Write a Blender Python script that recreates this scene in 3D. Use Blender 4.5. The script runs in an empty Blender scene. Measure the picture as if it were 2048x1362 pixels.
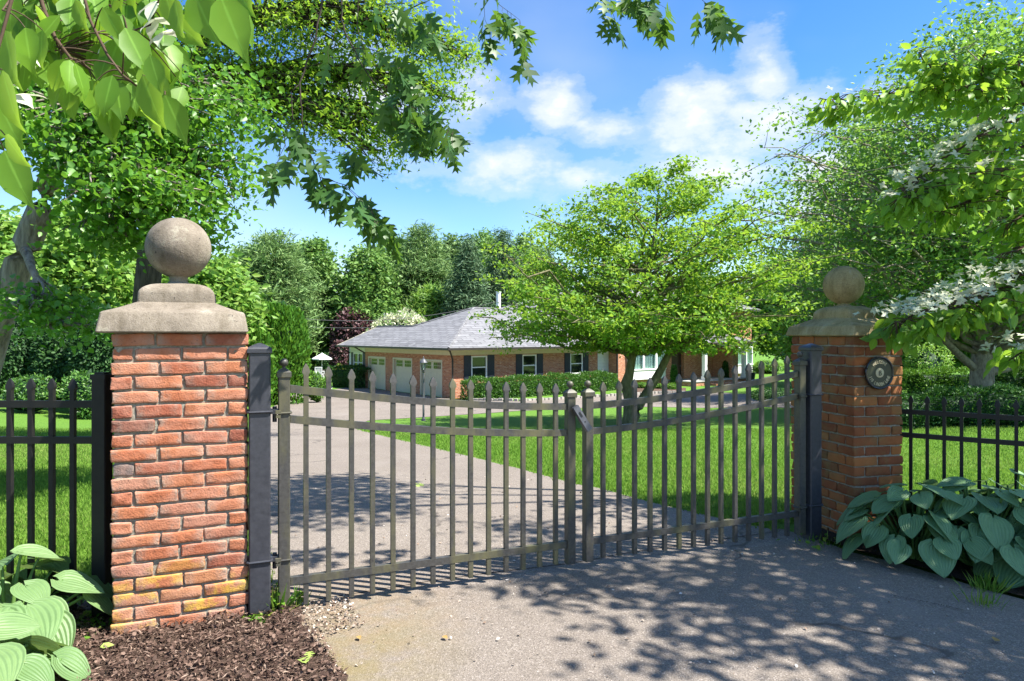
import bpy, bmesh, math, random
import numpy as np
from mathutils import Vector, Matrix
from mathutils.geometry import delaunay_2d_cdt

random.seed(7)
RNG = np.random.default_rng(11)
SC = bpy.context.scene
COL = SC.collection
rad = math.radians
FPX, CX, HY, CAMZ = 1365.0, 1024.0, 668.0, 1.45
SUN_DIR = Vector((0.956, -0.292, math.tan(rad(57)))).normalized()   # towards the sun

# ------------------------------------------------------------------ tags
def tag(o, label=None, cat=None, group=None, kind=None):
    if label: o['label'] = label
    if cat: o['category'] = cat
    if group: o['group'] = group
    if kind: o['kind'] = kind
    return o

def thing(name, loc, label, cat, group=None, rz=0.0):
    o = bpy.data.objects.new(name, None)
    o.empty_display_size = 0.2
    COL.objects.link(o)
    o.location = loc
    o.rotation_euler = (0, 0, rz)
    o['rx'] = 0
    del o['rx']
    tag(o, label, cat, group)
    return o

def root_xf(parent):
    """world -> local matrix of a parent chain made of top-level empties/meshes placed by loc/rotz"""
    m = Matrix.Identity(4)
    chain = []
    p = parent
    while p is not None:
        chain.append(p); p = p.parent
    for p in reversed(chain):
        m = m @ (Matrix.Translation(p.location) @ Matrix.Rotation(p.rotation_euler.z, 4, 'Z'))
    return m.inverted()

# ------------------------------------------------------------------ numpy mesh
def np_mesh(name, V, F, mat=None, parent=None, tint=None, uv=None, smooth=False, local=False, extra=None):
    """V (n,3); F list of (m,k) int arrays (k const in each); tint per vertex float."""
    V = np.asarray(V, dtype=np.float64)
    if parent is not None and not local:
        M = np.array(root_xf(parent))
        V = V @ M[:3, :3].T + M[:3, 3]
    if not isinstance(F, (list, tuple)): F = [F]
    F = [np.asarray(f, dtype=np.int32) for f in F if len(f)]
    me = bpy.data.meshes.new(name)
    me.vertices.add(len(V))
    me.vertices.foreach_set('co', V.astype(np.float32).ravel())
    loops = np.concatenate([f.ravel() for f in F])
    tot = np.concatenate([np.full(len(f), f.shape[1], np.int32) for f in F])
    start = np.concatenate([[0], np.cumsum(tot)[:-1]]).astype(np.int32)
    me.loops.add(len(loops)); me.loops.foreach_set('vertex_index', loops)
    me.polygons.add(len(tot))
    me.polygons.foreach_set('loop_start', start)
    me.polygons.foreach_set('loop_total', tot)
    if smooth: me.polygons.foreach_set('use_smooth', np.ones(len(tot), bool))
    me.update(calc_edges=True)
    if uv is not None:
        l = me.uv_layers.new(name='UVMap')
        l.data.foreach_set('uv', np.asarray(uv, np.float32)[loops].ravel())
    if tint is not None:
        a = me.attributes.new('tint', 'FLOAT', 'POINT')
        a.data.foreach_set('value', np.asarray(tint, np.float32))
    if extra is not None:
        for k, arr in extra.items():
            a = me.attributes.new(k, 'FLOAT', 'POINT')
            a.data.foreach_set('value', np.asarray(arr, np.float32))
    if mat: me.materials.append(mat)
    o = bpy.data.objects.new(name, me)
    COL.objects.link(o)
    if parent is not None: o.parent = parent
    return o

class MB:
    """collects simple shapes, built as one mesh object with box-projected UVs in metres"""
    def __init__(s): s.v = []; s.f = []; s.sm = []
    def face(s, pts, smooth=False):
        n = len(s.v); s.v += [tuple(p) for p in pts]; s.f.append(tuple(range(n, n + len(pts)))); s.sm.append(smooth)
    def box(s, x0, x1, y0, y1, z0, z1):
        P = [(x0,y0,z0),(x1,y0,z0),(x1,y1,z0),(x0,y1,z0),(x0,y0,z1),(x1,y0,z1),(x1,y1,z1),(x0,y1,z1)]
        n = len(s.v); s.v += P
        for q in ((0,3,2,1),(4,5,6,7),(0,1,5,4),(1,2,6,5),(2,3,7,6),(3,0,4,7)):
            s.f.append(tuple(n+i for i in q)); s.sm.append(False)
        return s
    def obox(s, c, ax, ay, az, hx, hy, hz, bev=0.0):
        """oriented box: centre, unit axes, half sizes, chamfered along its long edges"""
        c = Vector(c); ax = Vector(ax); ay = Vector(ay); az = Vector(az)
        if bev <= 0:
            n = len(s.v)
            for k in (-1, 1):
                for (i, j) in ((-1,-1),(1,-1),(1,1),(-1,1)):
                    s.v.append(tuple(c + ax*hx*i + ay*hy*j + az*hz*k))
            for q in ((0,3,2,1),(4,5,6,7),(0,1,5,4),(1,2,6,5),(2,3,7,6),(3,0,4,7)):
                s.f.append(tuple(n+i for i in q)); s.sm.append(False)
        else:
            b = bev
            prof = [(-hx+b,-hy),(hx-b,-hy),(hx,-hy+b),(hx,hy-b),(hx-b,hy),(-hx+b,hy),(-hx,hy-b),(-hx,-hy+b)]
            n = len(s.v)
            for k in (-1, 1):
                for (i, j) in prof: s.v.append(tuple(c + ax*i + ay*j + az*hz*k))
            for i in range(8):
                j = (i+1) % 8
                s.f.append((n+i, n+j, n+8+j, n+8+i)); s.sm.append(False)
            s.f.append(tuple(n+i for i in reversed(range(8)))); s.f.append(tuple(n+8+i for i in range(8))); s.sm += [False, False]
        return s
    def tube(s, pts, r, n=8, cap=True, closed=False):
        pts = [Vector(p) for p in pts]
        m = len(pts)
        rs = r if isinstance(r, (list, tuple)) else [r]*m
        base = len(s.v)
        up = Vector((0,0,1))
        for i, p in enumerate(pts):
            if closed: d = pts[(i+1) % m] - pts[i-1]
            else: d = pts[min(i+1, m-1)] - pts[max(i-1, 0)]
            d.normalize()
            a = d.cross(up) if abs(d.z) < 0.95 else d.cross(Vector((1,0,0)))
            a.normalize(); b = d.cross(a)
            for k in range(n):
                t = 2*math.pi*k/n
                s.v.append(tuple(p + (a*math.cos(t) + b*math.sin(t))*rs[i]))
        rng_ = range(m if closed else m-1)
        for i in rng_:
            i2 = (i+1) % m
            for k in range(n):
                k2 = (k+1) % n
                s.f.append((base+i*n+k, base+i2*n+k, base+i2*n+k2, base+i*n+k2)); s.sm.append(True)
        if cap and not closed:
            s.f.append(tuple(base+k for k in range(n))); s.f.append(tuple(base+(m-1)*n+k for k in reversed(range(n)))); s.sm += [False, False]
        return s
    def lathe(s, c, prof, n=24, M=None):
        """prof list of (r,z) bottom to top around local z at c; M optional 3x3 orientation"""
        c = Vector(c); base = len(s.v)
        for (r, z) in prof:
            for k in range(n):
                t = 2*math.pi*k/n
                p = Vector((r*math.cos(t), r*math.sin(t), z))
                if M is not None: p = M @ p
                s.v.append(tuple(c + p))
        for i in range(len(prof)-1):
            for k in range(n):
                k2 = (k+1) % n
                s.f.append((base+i*n+k, base+i*n+k2, base+(i+1)*n+k2, base+(i+1)*n+k)); s.sm.append(True)
        s.f.append(tuple(base+k for k in reversed(range(n)))); s.f.append(tuple(base+(len(prof)-1)*n+k for k in range(n))); s.sm += [False, False]
        return s
    def build(s, name, mat, parent=None, world=True, bevel=0.0):
        V = [Vector(p) for p in s.v]
        if parent is not None and world:
            M = root_xf(parent); V = [M @ p for p in V]
        me = bpy.data.meshes.new(name)
        me.from_pydata([tuple(p) for p in V], [], s.f)
        me.polygons.foreach_set('use_smooth', s.sm)
        me.set_sharp_from_angle(angle=rad(32))
        uvl = me.uv_layers.new(name='UVMap')
        me.update()
        for p in me.polygons:
            nrm = p.normal
            if abs(nrm.z) > 0.95: t = Vector((1,0,0)); b = Vector((0,1,0))
            else:
                t = Vector((-nrm.y, nrm.x, 0)).normalized(); b = nrm.cross(t)
            for li in p.loop_indices:
                co = me.vertices[me.loops[li].vertex_index].co
                uvl.data[li].uv = (co.dot(t), co.dot(b))
        if mat: me.materials.append(mat)
        o = bpy.data.objects.new(name, me)
        COL.objects.link(o)
        if parent is not None: o.parent = parent
        if bevel > 0:
            md = o.modifiers.new('bevel', 'BEVEL'); md.width = bevel; md.segments = 2; md.limit_method = 'ANGLE'; md.angle_limit = rad(40)
        return o

# ------------------------------------------------------------------ terrain
def _ss(a, b, x):
    t = np.clip((np.asarray(x, float)-a)/(b-a), 0, 1); return t*t*(3-2*t)
_TY = np.array([-60, 0, 3, 5, 6.5, 8, 10, 12, 17, 22, 26, 30, 36, 45, 60, 80, 200, 400.])
_TZ = np.array([0.3, 0, 0, -0.0, -0.07, -0.17, -0.33, -0.50, -0.93, -1.32, -1.58, -1.80, -2.05, -2.07, -2.0, -1.6, 1.0, 1.0])
_fy = np.arange(-60, 400, 0.25)
_fz = np.interp(_fy, _TY, _TZ)
_k = np.ones(9)/9.0
_fz = np.convolve(np.pad(_fz, 4, mode='edge'), _k, mode='valid')
def tz(x, y):
    x = np.asarray(x, float); y = np.asarray(y, float)
    z = np.interp(y, _fy, _fz)
    z = z - 0.2*_ss(1.9, 4.4, x)*(1-_ss(9, 16, y))*_ss(1.5, 3.5, y)
    z = z + 0.6*_ss(8, 16, x)*_ss(12, 20, y)*(1-_ss(34, 44, y))
    z = z + 0.5*_ss(-11, -17, x)*_ss(12, 22, y)*(1-_ss(44, 60, y))
    return z
def tzf(x, y): return float(tz(x, y))
def gp(px, py, dz=0.0):
    """picture point -> point on the ground"""
    Y = np.arange(1.5, 140, 0.01)
    X = (px-CX)/FPX*Y
    zr = CAMZ-(py-HY)/FPX*Y
    h = zr-tz(X, Y)
    i = int(np.argmax(h <= 0)) if (h <= 0).any() else len(Y)-1
    return (float(X[i]), float(Y[i]), float(tz(X[i], Y[i]))+dz)
def at(px, py, Y): return Vector(((px-CX)/FPX*Y, Y, CAMZ-(py-HY)/FPX*Y))

# ------------------------------------------------------------------ materials
def new_mat(name):
    m = bpy.data.materials.new(name); m.use_nodes = True
    nt = m.node_tree; nt.nodes.clear()
    out = nt.nodes.new('ShaderNodeOutputMaterial')
    return m, nt, out
class NT:
    def __init__(s, nt): s.nt = nt
    def n(s, t, **kw):
        nd = s.nt.nodes.new(t)
        for k, v in kw.items():
            if k in nd.inputs: 
                if isinstance(v, bpy.types.NodeSocket): s.nt.links.new(v, nd.inputs[k])
                else: nd.inputs[k].default_value = v
            else: setattr(nd, k, v)
        return nd
    def link(s, a, b): s.nt.links.new(a, b)
    def math(s, op, a, b=None, c=None, clamp=False):
        nd = s.nt.nodes.new('ShaderNodeMath'); nd.operation = op; nd.use_clamp = clamp
        for i, v in enumerate((a, b, c)):
            if v is None: continue
            if isinstance(v, bpy.types.NodeSocket): s.nt.links.new(v, nd.inputs[i])
            else: nd.inputs[i].default_value = v
        return nd.outputs[0]
    def mix(s, f, a, b, mode='MIX'):
        nd = s.nt.nodes.new('ShaderNodeMix'); nd.data_type = 'RGBA'; nd.blend_type = mode
        for i, v in ((0, f), (6, a), (7, b)):
            if isinstance(v, bpy.types.NodeSocket): s.nt.links.new(v, nd.inputs[i])
            else: nd.inputs[i].default_value = v if i == 0 else (tuple(v)+(1,) if len(v) == 3 else v)
        return nd.outputs[2]
    def ramp(s, fac, stops, interp='LINEAR'):
        nd = s.nt.nodes.new('ShaderNodeValToRGB'); cr = nd.color_ramp; cr.interpolation = interp
        while len(cr.elements) < len(stops): cr.elements.new(0.5)
        for e, (p, c) in zip(cr.elements, stops):
            e.position = p; e.color = tuple(c)+(1,) if len(c) == 3 else c
        s.nt.links.new(fac, nd.inputs[0]); return nd.outputs[0]
    def noise(s, vec, scale, detail=4, rough=0.55, out=0):
        nd = s.nt.nodes.new('ShaderNodeTexNoise'); nd.inputs['Scale'].default_value = scale
        nd.inputs['Detail'].default_value = detail; nd.inputs['Roughness'].default_value = rough
        if vec is not None: s.nt.links.new(vec, nd.inputs['Vector'])
        return nd.outputs[out]
    def bump(s, h, strength=0.3, dist=0.01):
        nd = s.nt.nodes.new('ShaderNodeBump'); nd.inputs['Strength'].default_value = strength; nd.inputs['Distance'].default_value = dist
        s.nt.links.new(h, nd.inputs['Height']); return nd.outputs[0]
    def coord(s, which='Object'): return s.nt.nodes.new('ShaderNodeTexCoord').outputs[which]
    def scalev(s, v, sc):
        nd = s.nt.nodes.new('ShaderNodeMapping'); nd.inputs['Scale'].default_value = sc
        s.nt.links.new(v, nd.inputs['Vector']); return nd.outputs[0]
def pbr(N, out, col, rough=0.7, spec=0.35, normal=None, metal=0.0):
    p = N.nt.nodes.new('ShaderNodeBsdfPrincipled')
    for k, v in (('Base Color', col), ('Roughness', rough), ('Specular IOR Level', spec), ('Metallic', metal)):
        if isinstance(v, bpy.types.NodeSocket): N.link(v, p.inputs[k])
        else: p.inputs[k].default_value = (tuple(v)+(1,) if k == 'Base Color' and len(v) == 3 else v)
    if normal is not None: N.link(normal, p.inputs['Normal'])
    if out is not None: N.link(p.outputs[0], out.inputs['Surface'])
    return p
def plain(name, c1, c2=None, rough=0.6, spec=0.35, scale=6.0, bump=0.0, metal=0.0, bscale=60):
    m, nt, out = new_mat(name); N = NT(nt)
    co = N.coord()
    c2 = c2 or tuple(x*0.8 for x in c1)
    col = N.mix(N.ramp(N.noise(co, scale, 5), [(0.3, (0,0,0)), (0.7, (1,1,1))]), c1, c2)
    nr = N.bump(N.noise(co, bscale, 3), bump, 0.004) if bump else None
    pbr(N, out, col, rough, spec, nr, metal)
    return m
def leaf_mat(name, dark, light, trans, tf=0.35, rough=0.5, spec=0.35, third=None, rib=False):
    m, nt, out = new_mat(name); N = NT(nt)
    at_ = nt.nodes.new('ShaderNodeAttribute'); at_.attribute_name = 'tint'
    stops = [(0.0, dark), (0.55, light), (1.0, third or light)]
    col = N.ramp(at_.outputs['Fac'], stops)
    rb = nt.nodes.new('ShaderNodeAttribute'); rb.attribute_name = 'rib'
    col = N.mix(N.ramp(rb.outputs['Fac'], [(0.88, (0,0,0)), (0.985, (.6,.6,.6))]), col, tuple(min(1, x*1.6+.03) for x in light)) if rib else col
    p = pbr(N, None, col, rough, spec)
    t = nt.nodes.new('ShaderNodeBsdfTranslucent')
    tc = N.mix(0.5, col, trans)
    N.link(tc, t.inputs[0])
    mx = nt.nodes.new('ShaderNodeMixShader'); mx.inputs[0].default_value = tf
    N.link(p.outputs[0], mx.inputs[1]); N.link(t.outputs[0], mx.inputs[2]); N.link(mx.outputs[0], out.inputs['Surface'])
    return m
def bark_mat(name, c1, c2, sc=(9, 9, 1.6)):
    m, nt, out = new_mat(name); N = NT(nt)
    co = N.scalev(N.coord(), sc)
    n1 = N.noise(co, 2.2, 6, 0.65)
    col = N.ramp(n1, [(0.3, c1), (0.62, c2), (0.8, tuple(min(1, x*1.35) for x in c2))])
    pbr(N, out, col, 0.9, 0.2, N.bump(n1, 0.8, 0.03))
    return m
# ------------------------------------------------------------------ material library
M_ = {}
def make_materials():
    # asphalt
    m, nt, out = new_mat('asphalt'); N = NT(nt); co = N.coord()
    vor = N.n('ShaderNodeTexVoronoi', Scale=170.0); N.link(co, vor.inputs['Vector'])
    sp = N.ramp(vor.outputs['Color'], [(0.0, (0.086,0.073,0.062)), (0.45, (0.184,0.157,0.132)), (0.8, (0.268,0.23,0.195)), (1.0, (0.46,0.42,0.385))])
    fine = N.noise(co, 420, 2)
    c = N.mix(N.ramp(fine, [(0.3, (0,0,0)), (0.7, (1,1,1))]), sp, N.mix(0.5, sp, (0.225,0.193,0.162)))
    big = N.noise(co, 0.45, 5, 0.6)
    c = N.mix(N.ramp(big, [(0.35, (0,0,0)), (0.68, (1,1,1))]), c, N.mix(1.0, c, (0.84,0.83,0.83), 'MULTIPLY'))
    mid = N.noise(co, 2.2, 6, 0.65)
    c = N.mix(N.ramp(mid, [(0.56, (0,0,0)), (0.72, (0.45,0.45,0.45))]), c, N.mix(1.0, c, (0.80,0.78,0.76), 'MULTIPLY'))
    # brownish litter dust and mossy stains near the left edge of the apron
    mo = N.noise(co, 3.0, 7, 0.7)
    sep = N.n('ShaderNodeSeparateXYZ'); N.link(co, sep.inputs[0])
    # distance to the point (-0.75,2.75)
    dx = N.math('SUBTRACT', sep.outputs[0], -0.75); dy = N.math('SUBTRACT', sep.outputs[1], 2.95)
    dd = N.math('SQRT', N.math('ADD', N.math('MULTIPLY', dx, N.math('MULTIPLY', dx, 3.2)), N.math('MULTIPLY', dy, dy)))
    near = N.math('SUBTRACT', 1.0, N.math('DIVIDE', dd, 1.1), clamp=True)
    mk = N.math('MULTIPLY', near, N.ramp(mo, [(0.36, (0,0,0)), (0.56, (1,1,1))]))
    c = N.mix(N.math('MULTIPLY', mk, 0.6), c, (0.17,0.135,0.03))
    dx2 = N.math('SUBTRACT', sep.outputs[0], -0.95); dy2 = N.math('SUBTRACT', sep.outputs[1], 3.55)
    d2 = N.math('SQRT', N.math('ADD', N.math('MULTIPLY', dx2, dx2), N.math('MULTIPLY', dy2, dy2)))
    nr2 = N.math('SUBTRACT', 1.0, N.math('DIVIDE', d2, 0.9), clamp=True)
    mk2 = N.math('MULTIPLY', nr2, N.ramp(N.noise(co, 9, 6, 0.7), [(0.4, (0,0,0)), (0.6, (1,1,1))]))
    c = N.mix(N.math('MULTIPLY', mk2, 0.55), c, (0.24,0.165,0.10))
    wn = nt.nodes.new('ShaderNodeTexNoise'); wn.inputs['Scale'].default_value = 1.7; wn.inputs['Detail'].default_value = 6; N.link(co, wn.inputs['Vector'])
    wv = N.n('ShaderNodeVectorMath', operation='MULTIPLY_ADD'); N.link(wn.outputs['Color'], wv.inputs[0]); wv.inputs[1].default_value = (.9, .9, 0); N.link(co, wv.inputs[2])
    ve = N.n('ShaderNodeTexVoronoi', feature='DISTANCE_TO_EDGE', Scale=0.42); N.link(wv.outputs[0], ve.inputs['Vector'])
    ck = N.math('MULTIPLY', N.ramp(ve.outputs['Distance'], [(0.0, (1,1,1)), (0.0045, (.85,.85,.85)), (0.009, (0,0,0))]), N.ramp(N.noise(co, 0.7, 3), [(0.47, (0,0,0)), (0.56, (1,1,1))]))
    c = N.mix(N.math('MULTIPLY', ck, 0.75), c, (0.06,0.052,0.045))
    st = N.noise(N.scalev(co, (1.0, 0.35, 1)), 1.1, 5, 0.6)
    c = N.mix(N.ramp(st, [(0.55, (0,0,0)), (0.72, (.5,.5,.5))]), c, (0.24,0.212,0.185))
    h = N.math('ADD', vor.outputs['Distance'], N.math('MULTIPLY', fine, 0.5))
    pbr(N, out, c, 0.9, 0.25, N.bump(h, 0.55, 0.004)); M_['asphalt'] = m
    # crack filler
    M_['crack'] = plain('crack_dark', (0.05,0.045,0.04), (0.08,0.07,0.06), 0.95, 0.1, 30)
    # lawn soil/turf
    m, nt, out = new_mat('turf'); N = NT(nt); co = N.coord()
    n1 = N.noise(co, 0.5, 5, 0.6); n2 = N.noise(co, 14, 6, 0.75); n3 = N.noise(N.scalev(co, (60, 60, 60)), 3, 3)
    c = N.ramp(n2, [(0.25, (0.08,0.178,0.024)), (0.5, (0.115,0.235,0.034)), (0.75, (0.165,0.29,0.05))])
    c = N.mix(N.ramp(n1, [(0.35, (0,0,0)), (0.7, (0.55,0.55,0.55))]), c, (0.105,0.22,0.022))
    c = N.mix(N.ramp(n3, [(0.35, (0,0,0)), (0.7, (0.5,0.5,0.5))]), c, N.mix(1.0, c, (0.62,0.66,0.5), 'MULTIPLY'))
    pbr(N, out, c, 0.85, 0.15, N.bump(n2, 0.9, 0.06)); M_['turf'] = m
    # grass blades
    M_['blade'] = leaf_mat('grass_blade', (0.105,0.215,0.026), (0.165,0.30,0.042), (0.28,0.46,0.05), 0.38, 0.75, 0.1, (0.25,0.31,0.085))
    # mulch
    m, nt, out = new_mat('mulch_soil'); N = NT(nt); co = N.coord()
    n1 = N.noise(N.scalev(co, (40, 70, 40)), 1.6, 6, 0.7)
    c = N.ramp(n1, [(0.3, (0.035,0.022,0.016)), (0.55, (0.105,0.070,0.052)), (0.8, (0.21,0.15,0.115))])
    pbr(N, out, c, 0.95, 0.15, N.bump(n1, 1.0, 0.02)); M_['mulch'] = m
    m, nt, out = new_mat('bark_chip'); N = NT(nt)
    a = nt.nodes.new('ShaderNodeAttribute'); a.attribute_name = 'tint'
    c = N.ramp(a.outputs['Fac'], [(0, (0.035,0.020,0.015)), (0.5, (0.115,0.072,0.055)), (0.85, (0.22,0.15,0.115)), (1.0, (0.34,0.25,0.19))])
    pbr(N, out, c, 0.9, 0.15); M_['chip'] = m
    m, nt, out = new_mat('gravel_grain'); N = NT(nt)
    a = nt.nodes.new('ShaderNodeAttribute'); a.attribute_name = 'tint'
    c = N.ramp(a.outputs['Fac'], [(0, (0.10,0.07,0.05)), (0.4, (0.25,0.175,0.125)), (0.8, (0.40,0.33,0.27)), (1.0, (0.58,0.53,0.48))])
    pbr(N, out, c, 0.9, 0.2); M_['gravel'] = m
    m, nt, out = new_mat('dark_soil'); N = NT(nt); co = N.coord()
    n1 = N.noise(co, 30, 6, 0.7)
    c = N.ramp(n1, [(0.3, (0.018,0.013,0.010)), (0.55, (0.05,0.036,0.026)), (0.8, (0.11,0.085,0.06))])
    pbr(N, out, c, 0.95, 0.1, N.bump(n1, 1.0, 0.03)); M_['soil'] = m
    # pillar brick (tint attr per brick + lichen attr)
    m, nt, out = new_mat('pillar_brick'); N = NT(nt); co = N.coord()
    a = nt.nodes.new('ShaderNodeAttribute'); a.attribute_name = 'tint'
    lb = nt.nodes.new('ShaderNodeAttribute'); lb.attribute_name = 'lichen'
    ed = nt.nodes.new('ShaderNodeAttribute'); ed.attribute_name = 'edge'
    c = N.ramp(a.outputs['Fac'], [(0.0, (0.135,0.125,0.12)), (0.04, (0.15,0.14,0.135)), (0.06, (0.17,0.065,0.045)), (0.25, (0.31,0.097,0.056)), (0.5, (0.43,0.148,0.072)), (0.75, (0.46,0.175,0.085)), (0.9, (0.42,0.195,0.135)), (1.0, (0.48,0.21,0.09))])
    n1 = N.noise(co, 24, 6, 0.7); n2 = N.noise(co, 7, 4, 0.6); n3 = N.noise(co, 130, 3)
    c = N.mix(N.ramp(n1, [(0.35, (0,0,0)), (0.7, (0.75,0.75,0.75))]), c, N.mix(1.0, c, (0.66,0.58,0.56), 'MULTIPLY'))
    c = N.mix(N.ramp(n2, [(0.45, (0,0,0)), (0.75, (0.55,0.55,0.55))]), c, (0.58,0.32,0.23))
    pit = N.ramp(N.noise(co, 75, 2), [(0.66, (0,0,0)), (0.70, (1,1,1))])
    c = N.mix(N.math('MULTIPLY', pit, 0.55), c, (0.07,0.03,0.02))
    # pale mortar smear along brick edges
    c = N.mix(N.math('MULTIPLY', ed.outputs['Fac'], N.ramp(n1, [(0.4, (0,0,0)), (0.62, (0.65,0.65,0.65))])), c, (0.36,0.30,0.24))
    li = N.math('MULTIPLY', lb.outputs['Fac'], N.ramp(N.noise(co, 11, 5, 0.65), [(0.47, (0,0,0)), (0.58, (1,1,1))]))
    c = N.mix(N.math('MULTIPLY', li, 0.8), c, (0.60,0.40,0.03))
    pbr(N, out, c, 0.88, 0.25, N.bump(N.math('ADD', n3, N.math('MULTIPLY', n1, 1.5)), 0.6, 0.006)); M_['brick'] = m
    m, nt, out = new_mat('mortar'); N = NT(nt); co = N.coord()
    n1 = N.noise(co, 60, 5, 0.7)
    c = N.ramp(n1, [(0.3, (0.19,0.175,0.13)), (0.7, (0.40,0.37,0.30))])
    pbr(N, out, c, 0.95, 0.15, N.bump(n1, 0.9, 0.01)); M_['mortar'] = m
    # mossy version of shaded pillar (it really is greener: algae)
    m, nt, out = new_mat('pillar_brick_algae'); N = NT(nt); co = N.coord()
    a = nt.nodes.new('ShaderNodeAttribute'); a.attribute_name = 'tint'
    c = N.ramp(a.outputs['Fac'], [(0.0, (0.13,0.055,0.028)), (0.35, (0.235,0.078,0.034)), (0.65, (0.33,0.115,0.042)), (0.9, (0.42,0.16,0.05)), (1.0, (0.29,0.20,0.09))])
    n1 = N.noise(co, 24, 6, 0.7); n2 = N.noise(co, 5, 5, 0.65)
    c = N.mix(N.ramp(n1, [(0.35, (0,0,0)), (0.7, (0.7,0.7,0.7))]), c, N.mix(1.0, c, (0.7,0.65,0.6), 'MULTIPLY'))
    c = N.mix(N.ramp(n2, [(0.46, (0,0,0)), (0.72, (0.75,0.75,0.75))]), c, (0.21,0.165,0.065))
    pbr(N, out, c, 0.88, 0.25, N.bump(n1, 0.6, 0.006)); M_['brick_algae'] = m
    # cast stone
    for nm, c1, c2, c3 in (('cast_stone', (0.14,0.118,0.092), (0.245,0.21,0.167), (0.35,0.307,0.248)), ('cast_stone_mossy', (0.22,0.17,0.07), (0.36,0.285,0.14), (0.46,0.38,0.21))):
        m, nt, out = new_mat(nm); N = NT(nt); co = N.coord()
        n1 = N.noise(co, 4.5, 6, 0.65); n2 = N.noise(co, 160, 3, 0.6); n3 = N.noise(co, 60, 2)
        c = N.ramp(n1, [(0.3, c1), (0.52, c2), (0.75, c3)])
        c = N.mix(N.ramp(n2, [(0.3, (0.7,0.7,0.7)), (0.6, (0,0,0))]), c, N.mix(1.0, c, (0.6,0.57,0.54), 'MULTIPLY'))
        c = N.mix(N.ramp(n3, [(0.68, (0,0,0)), (0.73, (0.8,0.8,0.8))]), c, (0.05,0.045,0.04))
        n4 = N.noise(N.scalev(co, (16, 16, 1.6)), 1.0, 4, 0.6)
        c = N.mix(N.ramp(n4, [(0.48, (0,0,0)), (0.68, (.6,.6,.6))]), c, N.mix(1.0, c, (0.58,0.56,0.5), 'MULTIPLY'))
        n5 = N.noise(co, 9, 5, 0.7)
        c = N.mix(N.ramp(n5, [(0.60, (0,0,0)), (0.70, (.5,.5,.5))]), c, (0.36,0.35,0.27))
        pbr(N, out, c, 0.92, 0.2, N.bump(N.math('ADD', n2, n3), 0.5, 0.004)); M_[nm] = m
    # painted steel
    m, nt, out = new_mat('weathered_gate_paint'); N = NT(nt); co = N.coord()
    n1 = N.noise(N.scalev(co, (5, 5, 1.6)), 1.3, 5, 0.6); n2 = N.noise(co, 55, 5, 0.7)
    c = N.ramp(n2, [(0.3, (0.034,0.032,0.029)), (0.7, (0.070,0.067,0.062))])
    c = N.mix(N.ramp(n1, [(0.45, (0,0,0)), (0.66, (0.75,0.75,0.75))]), c, (0.13,0.12,0.052))
    pbr(N, out, c, 0.5, 0.5, N.bump(n2, 0.15, 0.002)); M_['gate'] = m
    m, nt, out = new_mat('black_steel_paint'); N = NT(nt); co = N.coord()
    n2 = N.noise(co, 35, 5, 0.7)
    c = N.ramp(n2, [(0.3, (0.026,0.027,0.034)), (0.7, (0.048,0.050,0.060))])
    pbr(N, out, c, 0.42, 0.5, N.bump(n2, 0.12, 0.002)); M_['steel'] = m
    M_['fence'] = plain('fence_black_paint', (0.010,0.010,0.011), (0.018,0.017,0.015), 0.5, 0.35, 20)
    M_['grey_metal'] = plain('bare_grey_metal', (0.13,0.135,0.15), (0.085,0.088,0.098), 0.5, 0.4, 40, metal=0.2)
    M_['black_plastic'] = plain('black_plastic', (0.012,0.012,0.013), (0.02,0.02,0.02), 0.35, 0.5)
    # house
    m, nt, out = new_mat('house_brick'); N = NT(nt)
    uv = N.coord('UV')
    br = N.n('ShaderNodeTexBrick'); N.link(uv, br.inputs['Vector'])
    br.inputs['Scale'].default_value = 1.0; br.inputs['Brick Width'].default_value = 0.215; br.inputs['Row Height'].default_value = 0.075
    br.inputs['Mortar Size'].default_value = 0.008; br.inputs['Color1'].default_value = (0.38,0.125,0.06,1); br.inputs['Color2'].default_value = (0.52,0.22,0.11,1)
    br.inputs['Mortar'].default_value = (0.42,0.34,0.26,1); br.inputs['Bias'].default_value = -0.1
    n1 = N.noise(N.scalev(uv, (4.6, 13.3, 1)), 1.0, 1)
    c = N.mix(N.ramp(n1, [(0.62, (0,0,0)), (0.68, (0.6,0.6,0.6))]), br.outputs['Color'], (0.62,0.46,0.33))
    c = N.mix(N.ramp(n1, [(0.3, (0.6,0.6,0.6)), (0.38, (0,0,0))]), c, (0.15,0.07,0.05))
    pbr(N, out, c, 0.9, 0.2); M_['hbrick'] = m
    m, nt, out = new_mat('roof_shingle'); N = NT(nt)
    uv = N.coord('UV')
    br = N.n('ShaderNodeTexBrick'); N.link(uv, br.inputs['Vector'])
    br.inputs['Scale'].default_value = 1.0; br.inputs['Brick Width'].default_value = 0.9; br.inputs['Row Height'].default_value = 0.29
    br.inputs['Mortar Size'].default_value = 0.03; br.inputs['Color1'].default_value = (0.145,0.145,0.15,1); br.inputs['Color2'].default_value = (0.225,0.225,0.232,1)
    br.inputs['Mortar'].default_value = (0.08,0.08,0.083,1)
    n1 = N.noise(uv, 0.8, 5, 0.6); n2 = N.noise(N.scalev(uv, (2.4, 6.9, 1)), 1.0, 1)
    c = N.mix(N.ramp(n2, [(0.55, (0,0,0)), (0.75, (0.7,0.7,0.7))]), br.outputs['Color'], (0.28,0.28,0.287))
    c = N.mix(N.ramp(n1, [(0.4, (0,0,0)), (0.7, (0.4,0.4,0.4))]), c, (0.13,0.13,0.14))
    pbr(N, out, c, 0.85, 0.3, N.bump(br.outputs['Fac'], -0.4, 0.02)); M_['shingle'] = m
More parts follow.
